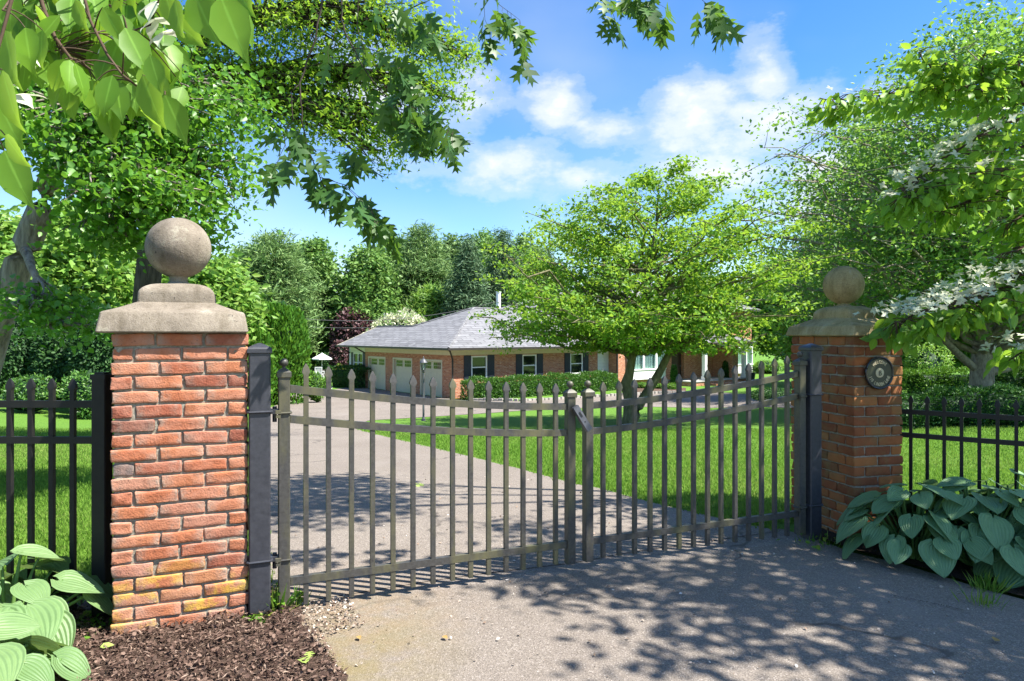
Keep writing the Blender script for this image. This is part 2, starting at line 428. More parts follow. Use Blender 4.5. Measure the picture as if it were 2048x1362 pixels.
    M_['cream'] = plain('cream_trim_paint', (0.62,0.56,0.40), (0.55,0.50,0.36), 0.55, 0.3)
    M_['white'] = plain('white_trim_paint', (0.84,0.84,0.82), (0.78,0.78,0.76), 0.5, 0.3)
    m, nt, out = new_mat('white_lap_siding'); N = NT(nt); uv = N.coord('UV')
    sp = N.n('ShaderNodeSeparateXYZ'); N.link(uv, sp.inputs[0])
    fr = N.math('FRACT', N.math('DIVIDE', sp.outputs[1], 0.2))
    c = N.mix(N.ramp(fr, [(0.0, (0.45,0.45,0.45)), (0.1, (0,0,0))]), (0.70,0.72,0.70), (0.3,0.32,0.33))
    pbr(N, out, c, 0.6, 0.3, N.bump(fr, 0.6, 0.02)); M_['siding'] = m
    M_['garage'] = plain('cream_garage_door', (0.60,0.56,0.43), (0.56,0.52,0.40), 0.5, 0.3)
    M_['shutter'] = plain('dark_navy_shutter', (0.016,0.022,0.035), (0.022,0.03,0.045), 0.5, 0.4)
    M_['gutter'] = plain('dark_brown_gutter', (0.03,0.026,0.024), (0.04,0.036,0.033), 0.45, 0.4)
    M_['door'] = plain('dark_brown_door', (0.03,0.016,0.014), (0.045,0.025,0.02), 0.4, 0.4)
    m, nt, out = new_mat('dark_window_glass'); N = NT(nt)
    pbr(N, out, (0.012,0.016,0.014), 0.04, 0.9); M_['glass'] = m
    m, nt, out = new_mat('clear_window_glass'); N = NT(nt)
    tr = nt.nodes.new('ShaderNodeBsdfTransparent'); tr.inputs[0].default_value = (0.82,0.9,0.9,1)
    gl = nt.nodes.new('ShaderNodeBsdfGlossy'); gl.inputs['Roughness'].default_value = 0.03
    mx = nt.nodes.new('ShaderNodeMixShader'); mx.inputs[0].default_value = 0.14
    N.link(tr.outputs[0], mx.inputs[1]); N.link(gl.outputs[0], mx.inputs[2]); N.link(mx.outputs[0], out.inputs['Surface']); M_['clear'] = m
    m, nt, out = new_mat('pale_curtain'); N = NT(nt); uv = N.coord('UV')
    sp = N.n('ShaderNodeSeparateXYZ'); N.link(uv, sp.inputs[0])
    c = N.mix(N.noise(uv, 3, 2), (0.62,0.68,0.66), (0.5,0.58,0.57))
    pbr(N, out, c, 0.9, 0.1); M_['curtain'] = m
    M_['stone'] = plain('pale_kerb_stone', (0.46,0.43,0.38), (0.30,0.28,0.25), 0.9, 0.2, 5, 0.4, bscale=20)
    M_['step'] = plain('pale_bluestone', (0.42,0.42,0.40), (0.36,0.36,0.35), 0.8, 0.2, 3)
    M_['canvas'] = plain('white_canvas', (0.8,0.8,0.78), (0.76,0.76,0.74), 0.8, 0.1)
    M_['pot'] = plain('dark_glazed_pot', (0.03,0.032,0.04), (0.05,0.05,0.06), 0.35, 0.5)
    M_['wire'] = plain('grey_cable', (0.14,0.14,0.14), (0.10,0.10,0.10), 0.6, 0.3)
    # plaque
    M_['plaque'] = plain('olive_black_plaque', (0.022,0.028,0.014), (0.045,0.05,0.022), 0.45, 0.5, 25)
    M_['plaque_rim'] = plain('gloss_black_rim', (0.012,0.013,0.015), (0.02,0.02,0.02), 0.25, 0.6)
    M_['gilt'] = plain('dull_gold_lettering', (0.50,0.43,0.26), (0.60,0.54,0.38), 0.5, 0.5, 30)
    # bark
    M_['bark_grey'] = bark_mat('grey_ridged_bark', (0.09,0.075,0.06), (0.33,0.285,0.24))
    M_['bark_mid'] = bark_mat('mid_grey_bark', (0.035,0.029,0.023), (0.15,0.128,0.105))
    M_['bark_light'] = bark_mat('pale_smooth_bark', (0.13,0.105,0.075), (0.34,0.295,0.23), (5, 5, 2.2))
    M_['bark_dark'] = bark_mat('dark_bark', (0.022,0.017,0.013), (0.085,0.068,0.052))
    M_['bark_mossy'] = bark_mat('mossy_smooth_bark', (0.075,0.07,0.035), (0.19,0.175,0.10), (6, 6, 2))
    M_['twig'] = plain('reddish_twig', (0.06,0.035,0.022), (0.10,0.07,0.045), 0.8, 0.2, 40)
    # leaves
    L = leaf_mat
    M_['l_center'] = L('yellow_green_leaf', (0.085,0.205,0.02), (0.175,0.35,0.04), (0.48,0.68,0.05), 0.45, 0.5, 0.3, (0.26,0.36,0.045))
    M_['l_maple'] = L('bright_maple_leaf', (0.075,0.19,0.016), (0.185,0.35,0.032), (0.46,0.66,0.05), 0.5, 0.45, 0.4, (0.22,0.30,0.04))
    M_['l_mid'] = L('glossy_mid_green_leaf', (0.055,0.165,0.02), (0.125,0.30,0.03), (0.26,0.52,0.03), 0.42, 0.4, 0.45, (0.12,0.25,0.03))
    M_['l_right'] = L('small_cool_leaf', (0.06,0.15,0.045), (0.145,0.27,0.07), (0.32,0.50,0.09), 0.42, 0.45, 0.4, (0.18,0.26,0.06))
    M_['l_beech'] = L('deep_green_leaf', (0.065,0.175,0.034), (0.15,0.32,0.05), (0.36,0.58,0.06), 0.44, 0.45, 0.4, (0.14,0.25,0.05))
    M_['l_oak'] = L('dark_oak_leaf', (0.03,0.09,0.02), (0.065,0.16,0.03), (0.20,0.36,0.03), 0.4, 0.45, 0.4, (0.07,0.15,0.025))
    M_['l_dog'] = L('dogwood_leaf', (0.075,0.18,0.02), (0.16,0.33,0.03), (0.5,0.74,0.06), 0.5, 0.45, 0.35, (0.22,0.38,0.035), rib=True)
    M_['bract'] = L('cream_white_bract', (0.44,0.52,0.33), (0.64,0.67,0.50), (0.8,0.8,0.68), 0.3, 0.6, 0.2)
    M_['l_arb'] = L('arborvitae_spray', (0.035,0.125,0.014), (0.085,0.225,0.020), (0.18,0.32,0.02), 0.25, 0.6, 0.2, (0.14,0.28,0.025))
    M_['l_dark'] = L('dark_evergreen_spray', (0.016,0.05,0.016), (0.045,0.115,0.03), (0.05,0.12,0.02), 0.2, 0.6, 0.25, (0.06,0.14,0.03))
    M_['l_bright'] = L('pale_bright_leaf', (0.10,0.225,0.03), (0.23,0.41,0.07), (0.34,0.52,0.07), 0.40, 0.45, 0.4, (0.26,0.36,0.09))
    M_['l_pine'] = L('pine_needle', (0.085,0.17,0.052), (0.21,0.335,0.105), (0.15,0.26,0.07), 0.25, 0.6, 0.25, (0.16,0.24,0.07))
    M_['l_spruce'] = L('spruce_needle', (0.045,0.105,0.05), (0.135,0.225,0.10), (0.09,0.16,0.07), 0.2, 0.6, 0.25, (0.09,0.16,0.07))
    M_['l_far'] = L('far_tree_leaf', (0.085,0.19,0.042), (0.20,0.36,0.075), (0.17,0.30,0.05), 0.32, 0.5, 0.35, (0.17,0.27,0.06))
    M_['l_purple'] = L('purple_leaf', (0.040,0.018,0.022), (0.105,0.050,0.055), (0.20,0.08,0.08), 0.25, 0.5, 0.3, (0.20,0.12,0.11))
    M_['l_blossom'] = L('white_blossom', (0.35,0.40,0.18), (0.70,0.70,0.52), (0.7,0.7,0.5), 0.25, 0.6, 0.2, (0.72,0.70,0.56))
    M_['l_hedge'] = L('hedge_leaf', (0.030,0.105,0.016), (0.080,0.200,0.028), (0.14,0.28,0.03), 0.28, 0.45, 0.4, (0.16,0.28,0.05))
    M_['l_hedge_dark'] = L('clipped_yew_leaf', (0.014,0.060,0.012), (0.040,0.125,0.018), (0.08,0.20,0.02), 0.22, 0.5, 0.3, (0.09,0.20,0.025))
    M_['l_box'] = L('boxwood_leaf', (0.035,0.115,0.012), (0.11,0.25,0.022), (0.18,0.34,0.03), 0.28, 0.5, 0.3, (0.20,0.34,0.035))
    M_['l_weed'] = L('weed_leaf', (0.05,0.14,0.015), (0.13,0.27,0.03), (0.25,0.42,0.04), 0.35, 0.5, 0.3, (0.30,0.36,0.06))
    M_['l_flower'] = L('yellow_flower', (0.30,0.26,0.05), (0.62,0.45,0.08), (0.6,0.5,0.1), 0.25, 0.6, 0.2)
    M_['pale_leaf'] = L('fallen_leaf', (0.16,0.26,0.04), (0.30,0.40,0.09), (0.3,0.4,0.1), 0.2, 0.6, 0.3)
    M_['dry_leaf'] = L('dry_leaf', (0.16,0.10,0.04), (0.34,0.22,0.08), (0.3,0.2,0.1), 0.1, 0.8, 0.1)
    # hosta
    for nm, a, b, c in (('hosta_pale', (0.13,0.235,0.085), (0.21,0.32,0.125), (0.30,0.45,0.12)), ('hosta_blue', (0.14,0.265,0.115), (0.22,0.375,0.175), (0.26,0.44,0.14))):
        m, nt, out = new_mat(nm); N = NT(nt); uv = N.coord('UV'); ob = N.coord()
        at_ = nt.nodes.new('ShaderNodeAttribute'); at_.attribute_name = 'tint'
        col = N.ramp(at_.outputs['Fac'], [(0, a), (1, b)])
        sp = N.n('ShaderNodeSeparateXYZ'); N.link(uv, sp.inputs[0])
        wv = N.math('SINE', N.math('MULTIPLY', sp.outputs[0], 62.0))
        col = N.mix(N.ramp(N.noise(ob, 22, 5, 0.6), [(0.35, (0,0,0)), (0.75, (0.4,0.4,0.4))]), col, tuple(x*0.72 for x in a))
        col = N.mix(N.ramp(wv, [(0.0, (0,0,0)), (1.0, (0.08,0.08,0.08))]), col, tuple(min(1, x*1.6) for x in b))
        spt = N.ramp(N.noise(ob, 38, 4, 0.6), [(0.70, (0,0,0)), (0.735, (.8,.8,.8))])
        col = N.mix(spt, col, (0.20,0.15,0.06))
        p = pbr(N, None, col, 0.5, 0.4, N.bump(wv, 0.38, 0.006))
        t = nt.nodes.new('ShaderNodeBsdfTranslucent'); t.inputs[0].default_value = c+(1,)
        mx = nt.nodes.new('ShaderNodeMixShader'); mx.inputs[0].default_value = 0.22
        N.link(p.outputs[0], mx.inputs[1]); N.link(t.outputs[0], mx.inputs[2]); N.link(mx.outputs[0], out.inputs['Surface'])
        M_[nm] = m
    M_['petiole'] = plain('pale_green_stalk', (0.13,0.24,0.06), (0.10,0.19,0.05), 0.5, 0.3)
make_materials()
# ------------------------------------------------------------------ foliage tools
def _tpl(v, f): return np.array(v, float), [np.array(q, np.int32) for q in f]
TPL = {
 'diamond': _tpl([(0,0,0),(.42,.27,.07),(1,0,-.05),(.42,-.27,.07)], [[(0,2,1),(0,3,2)]]),
 'broad': _tpl([(0,0,0),(.25,.33,.05),(.62,.30,.02),(1,0,-.16),(.62,-.30,.02),(.25,-.33,.05),(.45,0,-.05)],
               [[(0,6,2,1),(0,5,4,6)], [(6,3,2),(6,4,3)]]),
 'narrow': _tpl([(0,0,0),(.5,.09,.03),(1,0,0),(.5,-.09,.03)], [[(0,2,1),(0,3,2)]]),
 'spray': _tpl([(0,0,0),(.35,.2,.04),(.7,.17,-.03),(1,.03,0),(1,-.03,0),(.7,-.17,.03),(.35,-.2,-.04)], [[(0,6,5,2),(2,5,4,3)], [(0,2,1)]]),
 'trident': _tpl([(0,0,0),(.22,.16,0),(.30,.55,-.06),(.48,.18,0),(1,0,-.10),(.48,-.18,0),(.30,-.55,-.06),(.22,-.16,0)], [[(1,3,2),(3,5,4),(5,7,6)], [(1,7,5,3)]]),
 'ovate': _tpl([(0,0,0),(.18,.0,-.01),(.40,0,-.03),(.65,0,-.05),(.86,0,-.10),(1,0,-.18),
                (.14,.17,.02),(.38,.275,.03),(.64,.22,.0),(.86,.075,-.07),
                (.14,-.17,.02),(.38,-.275,.03),(.64,-.22,.0),(.86,-.075,-.07)],
               [[(1,2,7,6),(2,3,8,7),(3,4,9,8),(1,10,11,2),(2,11,12,3),(3,12,13,4)], [(0,1,6),(4,5,9),(0,10,1),(4,13,5)]]),
 'oak': _tpl([(0,0,0),(.08,.03,0),(.30,.085,-.01),(.36,.085,-.02),(.58,.09,-.03),(.65,.085,-.04),(.82,.075,-.07),(1,0,-.15),
              (.08,-.03,0),(.30,-.085,-.01),(.36,-.085,-.02),(.58,-.09,-.03),(.65,-.085,-.04),(.82,-.075,-.07),
              (.33,.29,.04),(.66,.40,.02),(.93,.26,-.05),(.33,-.29,.04),(.66,-.40,.02),(.93,-.26,-.05),(.17,.20,.03),(.45,.31,.02),(.17,-.20,.03),(.45,-.31,.02)],
             [[(1,8,9,2),(2,9,10,3),(3,10,11,4),(4,11,12,5),(5,12,13,6),(1,2,14,20),(8,22,17,9),(3,4,15,21),(10,23,18,11)],
              [(0,8,1),(6,13,7),(5,6,16),(12,19,13)]]),
 'blade': _tpl([(0,.022,0),(0,-.022,0),(.45,.034,.05),(.45,-.034,.05),(1,0,-.06)], [[(0,1,3,2)], [(2,3,4)]]),
}
def unit(a): return a/np.maximum(np.linalg.norm(a, axis=-1, keepdims=True), 1e-9)
def leaf_arrays(P, size, D, Nn, tpl, tint, wob=0.0):
    """instances of a leaf template -> (V, [F...], tint)"""
    tv, tf = TPL[tpl]
    n = len(P)
    D = unit(D); W = unit(np.cross(Nn, D)); Nz = np.cross(D, W)
    size = np.broadcast_to(np.asarray(size, float), (n,))
    V = P[:, None, :] + size[:, None, None]*(tv[None, :, 0:1]*D[:, None, :] + tv[None, :, 1:2]*W[:, None, :] + tv[None, :, 2:3]*Nz[:, None, :])
    k = len(tv)
    F = [(f[None, :, :] + (np.arange(n)*k)[:, None, None]).reshape(-1, f.shape[1]) for f in tf]
    return V.reshape(-1, 3), F, np.repeat(tint, k)
def merge(parts):
    Vs, Fd, Ts, off = [], {}, [], 0
    for V, F, T in parts:
        Vs.append(V); Ts.append(T)
        for f in F: Fd.setdefault(f.shape[1], []).append(f+off)
        off += len(V)
    return np.concatenate(Vs), [np.concatenate(v) for v in Fd.values()], np.concatenate(Ts)
def smooth_line(q, it=3):
    q = q.copy()
    for _ in range(it): q[1:-1] = q[1:-1]*.5+(q[:-2]+q[2:])*.25
    return q
def rand_dirs(n, up=0.0):
    d = RNG.normal(size=(n, 3)); d[:, 2] += up; return unit(d)
def tube_np(paths, n=6):
    """list of (pts (m,3), radii (m)) -> V, F quads"""
    Vs, Fs, off = [], [], 0
    ang = np.arange(n)*2*np.pi/n
    for pts, r in paths:
        pts = np.asarray(pts, float); r = np.asarray(r, float); m = len(pts)
        d = np.gradient(pts, axis=0); d = unit(d)
        ref = np.where(np.abs(d[:, 2:3]) > 0.9, np.array([[1., 0, 0]]), np.array([[0, 0, 1.]]))
        a = unit(np.cross(d, ref)); b = np.cross(d, a)
        V = pts[:, None, :] + r[:, None, None]*(np.cos(ang)[None, :, None]*a[:, None, :] + np.sin(ang)[None, :, None]*b[:, None, :])
        i, k = np.meshgrid(np.arange(m-1), np.arange(n), indexing='ij'); k2 = (k+1) % n
        F = np.stack([i*n+k, i*n+k2, (i+1)*n+k2, (i+1)*n+k], -1).reshape(-1, 4)
        Vs.append(V.reshape(-1, 3)); Fs.append(F+off); off += m*n
    return np.concatenate(Vs), [np.concatenate(Fs)]
def bez(p0, p1, p2, m=7, wob=0.0):
    t = np.linspace(0, 1, m)[:, None]
    p = (1-t)**2*np.asarray(p0)+2*t*(1-t)*np.asarray(p1)+t*t*np.asarray(p2)
    if wob: 
        j = RNG.normal(size=(m, 3))*wob; j[0] = 0; j[-1] = 0; p = p+j
    return p
def cluster_leaves(C, per, sig, size, tpl, up=1.0, droop=0.3, out_from=None, tint_spread=0.25, size_var=0.25):
    """leaves scattered round cluster centres C"""
    m = len(C)
    per = np.broadcast_to(np.asarray(per), (m,)).astype(int)
    idx = np.repeat(np.arange(m), per); n = len(idx)
    P = C[idx] + RNG.normal(size=(n, 3))*np.asarray(sig)
    ct = RNG.random(m)*0.5+0.15
    tint = np.clip(ct[idx] + RNG.normal(size=n)*tint_spread, 0, 1)
    D = RNG.normal(size=(n, 3)); D[:, 2] = D[:, 2]*0.5-droop
    if out_from is not None: D += unit(P-out_from)*0.8
    Nn = unit(RNG.normal(size=(n, 3))+up*1.25*np.array([SUN_DIR.x*.75, SUN_DIR.y*.75, .85]))
    s = size*(1+size_var*RNG.normal(size=n)).clip(0.5, 1.6)
    return leaf_arrays(P, s, D, Nn, tpl, tint)

def profile_tree(name, label, cat, base, H, prof, tr, zb=0.2, n_br=80, cl=5, per=14, size=0.12, sig=(0.3,0.3,0.14), rise=0.35,
                 leaf='l_far', bark='bark_grey', tpl='diamond', up=1.0, droop=0.3, group=None, lean=(0,0), cut=None, irregular=0.22, limbs=True, asp=(1,1), extra=None, seed=None, trunk_pts=None, inner=0.35, stems=None, spread=0.24):
    """a tree whose branches leave the trunk at every height and fill a radius that changes with height"""
    global RNG
    if seed is not None: RNG = np.random.default_rng(seed)
    bx, by, bz = base
    zs = np.array([p[0] for p in prof])*H; rs = np.array([p[1] for p in prof])
    root = thing(name, (bx, by, bz), label, cat, group)
    tp = trunk_pts
    if tp is None:
        hh = np.linspace(-0.15, zs[-1]*0.93, 9)
        tp = np.stack([bx+lean[0]*(hh/H)**1.5, by+lean[1]*(hh/H)**1.5, bz+hh], 1)
        tp[1:-1, :2] += RNG.normal(size=(7, 2))*tr*0.35
        trr = tr*(1-0.93*np.linspace(0, 1, 9))**0.8; trr[0] *= 1.5; trr[1] *= 1.08
    else:
        trr = np.array([p[3] for p in tp]); tp = np.array([p[:3] for p in tp], float)
    paths = [(tp, trr)]
    for st in (stems or []):
        st = np.array(st, float); tt = np.linspace(0, len(st)-1, (len(st)-1)*3+1)
        q = np.stack([np.interp(tt, np.arange(len(st)), st[:, k]) for k in range(4)], 1); paths.append((smooth_line(q[:, :3], 6), smooth_line(q[:, 3:4], 4)[:, 0]))
    th = tp[:, 2]-bz
    def trunk_at(h): return np.array([np.interp(h, th, tp[:, 0]), np.interp(h, th, tp[:, 1]), bz+h]), float(np.interp(h, th, trr))
    w = np.interp(np.linspace(zs[0], zs[-1], 200), zs, rs)**1.35+0.05
    cdf = np.cumsum(w)/w.sum()
    C, W = [], []
    az0 = RNG.random()*6.28
    for i in range(n_br):
        z = np.interp((i+RNG.random())/n_br, cdf, np.linspace(zs[0], zs[-1], 200))
        R = np.interp(z, zs, rs)*(1+irregular*RNG.normal())
        R = max(R, 0.12)
        az = az0+i*2.39996+RNG.normal()*0.25
        h0 = np.clip(z-rise*R, zb*H, zs[-1]*0.92)
        p0, r0 = trunk_at(h0)
        dirv = np.array([math.cos(az)*asp[0], math.sin(az)*asp[1], 0])
        ctr, _ = trunk_at(min(z, th[-1]))
        tip = np.array([ctr[0], ctr[1], bz+z])+dirv*R
        mid = p0*0.45+tip*0.55; mid[2] += (tip[2]-p0[2])*0.12+0.05*R
        path = bez(p0, mid, tip, 8, 0.025*R)
        if cut is not None and cut(tip): continue
        if limbs:
            rr = min(r0*0.55, 0.012*R+0.006); paths.append((path, rr*np.linspace(1, 0.15, 8)))
        for j in range(cl):
            f = (inner+(1.02-inner)*(j+RNG.random()*0.8)/cl)
            p = np.array([np.interp(f, np.linspace(0, 1, 8), path[:, k]) for k in range(3)])
            side = np.array([-dirv[1], dirv[0], 0])*RNG.normal()*spread*R*f
            c = p+side; c[2] += RNG.normal()*0.04*R
            if cut is not None and cut(c): continue
            C.append(c); W.append(per)
            if limbs and np.linalg.norm(side) > 0.04: paths.append((np.stack([p-side*0.05, (p+c)/2+RNG.normal(size=3)*0.02, c]), np.array([0.007, 0.005, 0.003])*(1+R*0.10)))
    C = np.array(C)
    if extra is not None:
        C = np.concatenate([C, np.asarray(extra)])
    V, F, T = cluster_leaves(C, per, np.array(sig), size, tpl, up, droop)
    np_mesh('crown', V, F, M_[leaf], root, tint=T)
    V, F = tube_np(paths, 7)
    np_mesh('trunk', V, F, M_[bark], root, smooth=True)
    return root

def lobe_tree(name, label, cat, trunk_pts, lobes, leaf, bark, per=16, size=0.1, sig=(0.25,0.25,0.12), tpl='broad', up=1.0, droop=0.35, group=None, limb_r=0.05, seed=None, cut=None, twig=True):
    """explicit trunk polyline (x,y,z,r) and ellipsoid leaf masses (cx,cy,cz,rx,ry,rz,n_clusters,attach_index)"""
    global RNG
    if seed is not None: RNG = np.random.default_rng(seed)
    b = trunk_pts[0]
    root = thing(name, (b[0], b[1], tzf(b[0], b[1])), label, cat, group)
    tp = np.array([p[:3] for p in trunk_pts], float); tr_ = np.array([p[3] for p in trunk_pts], float)
    # densify trunk
    t = np.linspace(0, len(tp)-1, (len(tp)-1)*4+1)
    tpd = smooth_line(np.stack([np.interp(t, np.arange(len(tp)), tp[:, k]) for k in range(3)], 1)); trd = np.interp(t, np.arange(len(tp)), tr_)
    tpd[1:-1] += RNG.normal(size=(len(tpd)-2, 3))*trd[1:-1, None]*0.03
    paths = [(tpd, trd)]
    C = []
    for (cx, cy, cz, rx, ry, rz, nc, ai) in lobes:
        c0 = np.array([cx, cy, cz]); p0 = tp[ai]; r0 = min(limb_r, tr_[ai]*0.7)
        ctrl = p0*0.5+c0*0.5+np.array([0, 0, 0.22*np.linalg.norm(c0-p0)])
        limb = bez(p0, ctrl, c0, 8, 0.02); paths.append((limb, r0*np.linspace(1, 0.35, 8)))
        d = rand_dirs(nc)*(RNG.random((nc, 1))**0.45)
        cl = c0+d*np.array([rx, ry, rz])
        for c in cl:
            if cut is not None and cut(c): continue
            C.append(c)
            if twig:
                k = RNG.integers(4, 8); a = limb[k]
                m = (a+c)/2+RNG.normal(size=3)*0.06
                paths.append((bez(a, m+np.array([0, 0, 0.05]), c, 5), np.linspace(r0*0.3, 0.004, 5)))
    C = np.array(C)
    V, F, T = cluster_leaves(C, per, np.array(sig), size, tpl, up, droop)
    np_mesh('crown', V, F, M_[leaf], root, tint=T)
    V, F = tube_np(paths, 8)
    np_mesh('trunk', V, F, M_[bark], root, smooth=True)
    return root, C

def lump(c, r, n=(20, 12), noise=0.12, seed=0):
    """a rough solid ellipsoid core for the shade inside a shrub"""
    rng = np.random.default_rng(seed)
    th = np.linspace(0, 2*np.pi, n[0], endpoint=False); ph = np.linspace(-0.5*np.pi, 0.5*np.pi, n[1])
    T, Pp = np.meshgrid(th, ph); k = 1+noise*rng.normal(size=T.shape)
    V = np.stack([np.cos(T)*np.cos(Pp)*k*r[0]+c[0], np.sin(T)*np.cos(Pp)*k*r[1]+c[1], np.sin(Pp)*k*r[2]+c[2]], -1).reshape(-1, 3)
    F = []
    for i in range(n[1]-1):
        for j in range(n[0]):
            F.append((i*n[0]+j, i*n[0]+(j+1) % n[0], (i+1)*n[0]+(j+1) % n[0], (i+1)*n[0]+j))
    return V, [np.array(F)]

def bush(name, label, cat, c, r, leaf, n=3000, size=0.08, tpl='diamond', group=None, bumps=10, amp=0.22, up=0.4, shade_core=True, droop=0.1, flowers=None, conical=0.0, vertical=False, seed=None, col=False):
    """shrub: leaves in a lumpy shell round (c: base centre, r: radii; height 2*rz)"""
    global RNG
    if seed is not None: RNG = np.random.default_rng(seed)
    c = np.array(c, float); r = np.array(r, float)
    root = thing(name, tuple(c), label, cat, group)
    cen = c+np.array([0, 0, r[2]])
    d = rand_dirs(n)
    bd = rand_dirs(bumps); bh = RNG.random(bumps)*amp
    k = np.ones(n)
    for b, h in zip(bd, bh): k += h*np.clip((d@b-0.6)/0.4, 0, 1)-0.02
    k *= 1-0.34*RNG.random(n)**1.6
    P = cen+d*r*k[:, None]
    if conical:
        f = (P[:, 2]-c[2])/(2*r[2]); sc = 1-conical*np.clip(f, 0, 1)
        P[:, :2] = c[:2]+(P[:, :2]-c[:2])*sc[:, None]
    if col:
        # upright column: push the shell out so that the sides are near vertical
        f = np.clip((P[:, 2]-c[2])/(2*r[2]), 0, 1)
        rr = np.linalg.norm((P[:, :2]-c[:2])/r[:2], axis=1)
        want = np.clip((1-f**3.2), 0.02, 1)**0.55*(0.72+0.3*RNG.random(n))*(0.85+0.25*f)
        P[:, :2] = c[:2]+(P[:, :2]-c[:2])*(want/np.maximum(rr, 0.05))[:, None]
    P[:, 2] = np.maximum(P[:, 2], c[2]+0.03)
    outw = unit(P-cen)
    if vertical: D = outw*0.5+RNG.normal(size=(n, 3))*0.3+np.array([0, 0, 1.0])
    else: D = RNG.normal(size=(n, 3))*0.8+outw*0.8-np.array([0, 0, droop])
    Nn = unit(outw*.8+rand_dirs(n)*0.7+np.array([.25, -.1, up+.15]))
    tint = np.clip(0.45+0.25*RNG.normal(size=n)+0.12*(k-0.85), 0, 1)
    s = size*(0.7+0.6*RNG.random(n))
    V, F, T = leaf_arrays(P, s, D, Nn, tpl, tint)
    np_mesh('foliage', V, F, M_[leaf], root, tint=T)
    if flowers:
        nf = flowers[1]; d2 = rand_dirs(nf, 1.1); k2 = np.ones(nf)*0.92
        for b, h in zip(bd, bh): k2 += h*np.clip((d2@b-0.6)/0.4, 0, 1)-0.02
        P2 = cen+d2*r*(k2*(1-.12*RNG.random(nf)))[:, None]
        V, F, T = leaf_arrays(P2, flowers[2]*(0.7+0.6*RNG.random(nf)), RNG.normal(size=(nf, 3)), rand_dirs(nf, 1.5), 'diamond', RNG.random(nf))
        np_mesh('blossom', V, F, M_[flowers[0]], root, tint=T)
    if shade_core:
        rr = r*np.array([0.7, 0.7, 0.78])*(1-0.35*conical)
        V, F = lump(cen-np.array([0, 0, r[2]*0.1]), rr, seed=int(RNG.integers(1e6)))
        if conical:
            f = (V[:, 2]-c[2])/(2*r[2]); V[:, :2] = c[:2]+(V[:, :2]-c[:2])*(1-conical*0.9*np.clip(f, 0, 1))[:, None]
        np_mesh('shade_core', V, F, M_['l_dark'], root, tint=np.zeros(len(V)))  # opaque core, its dark colour stands in for shade inside the shrub
    return root

def hedge(name, label, path, width, height, leaf, dens=900, size=0.06, group=None, cat='hedge', wav=0.05, tpl='diamond', lobed=0.0, seed=None, outer=0.5):
    """clipped hedge along a polyline on the ground"""
    global RNG
    if seed is not None: RNG = np.random.default_rng(seed)
    P = np.array([(x, y) for x, y in path], float)
    L = np.concatenate([[0], np.cumsum(np.linalg.norm(np.diff(P, axis=0), axis=1))])
    mid = P.mean(0)
    root = thing(name, (mid[0], mid[1], tzf(*mid)), label, cat, group)
    tot = L[-1]; per = 2*height+width
    n = int(dens*tot*per)
    u = RNG.random(n)*(tot+width)-width/2; s = RNG.random(n)*per
    a = np.where(s < height, -width/2, np.where(s < height+width, s-height-width/2, width/2))
    h = np.where(s < height, s, np.where(s < height+width, height, per-s))
    uc = np.clip(u, 0, tot); over = np.abs(u-uc)/(width/2)
    a = a*np.sqrt(np.clip(1-over**2, 0, 1))
    # rounded top edges and waviness
    ph = RNG.random(4)*6.28
    wv = wav*(np.sin(uc*2.1+ph[0])+np.sin(uc*4.7+ph[1])+0.6*np.sin(uc*9.1+ph[2]))
    if lobed: wv = wv+lobed*np.abs(np.sin(uc*math.pi/1.05))-lobed*0.5
    h = h+wv*(h/height); a = a*(1+wv/width*0.8)*(1-0.18*(h/height)**4)
    x = np.interp(uc, L, P[:, 0]); y = np.interp(uc, L, P[:, 1])
    seg = np.clip(np.searchsorted(L, uc, side='right')-1, 0, len(P)-2)
    d = unit(P[seg+1]-P[seg]); nx, ny = -d[:, 1], d[:, 0]
    extra = (u-uc)
    Q = np.stack([x+nx*a+d[:, 0]*extra, y+ny*a+d[:, 1]*extra, np.zeros(n)], 1)
    Q[:, 2] = tz(Q[:, 0], Q[:, 1])+np.maximum(h, 0.02)
    outw = unit(np.stack([nx*a+d[:, 0]*extra, ny*a+d[:, 1]*extra, (h-height*0.45)*1.0], 1))
    Q += outw*(RNG.normal(size=(n, 1))*size*0.55)
    D = RNG.normal(size=(n, 3))*0.7+outw*0.9; Nn = unit(outw*outer+rand_dirs(n)*0.8+np.array([0, 0, 0.35]))
    tint = np.clip(0.42+0.25*RNG.normal(size=n), 0, 1)
    V, F, T = leaf_arrays(Q, size*(0.7+0.6*RNG.random(n)), D, Nn, tpl, tint)
    np_mesh('foliage', V, F, M_[leaf], root, tint=T)
    # solid dark core standing in for the shade between the leaves
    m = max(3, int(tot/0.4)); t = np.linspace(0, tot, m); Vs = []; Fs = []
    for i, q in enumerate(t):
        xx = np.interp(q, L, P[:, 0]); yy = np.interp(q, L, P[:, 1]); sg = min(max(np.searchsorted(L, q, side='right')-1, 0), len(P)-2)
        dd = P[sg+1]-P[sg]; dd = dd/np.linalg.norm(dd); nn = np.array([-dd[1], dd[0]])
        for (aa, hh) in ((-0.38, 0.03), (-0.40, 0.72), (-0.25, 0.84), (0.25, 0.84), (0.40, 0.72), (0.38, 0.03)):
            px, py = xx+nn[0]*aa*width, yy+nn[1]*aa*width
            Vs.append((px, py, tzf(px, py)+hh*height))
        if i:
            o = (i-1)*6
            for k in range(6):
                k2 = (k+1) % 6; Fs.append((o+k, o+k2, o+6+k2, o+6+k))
    np_mesh('shade_core', np.array(Vs), [np.array(Fs)], M_['l_dark'], root, tint=np.zeros(len(Vs)))
    return root
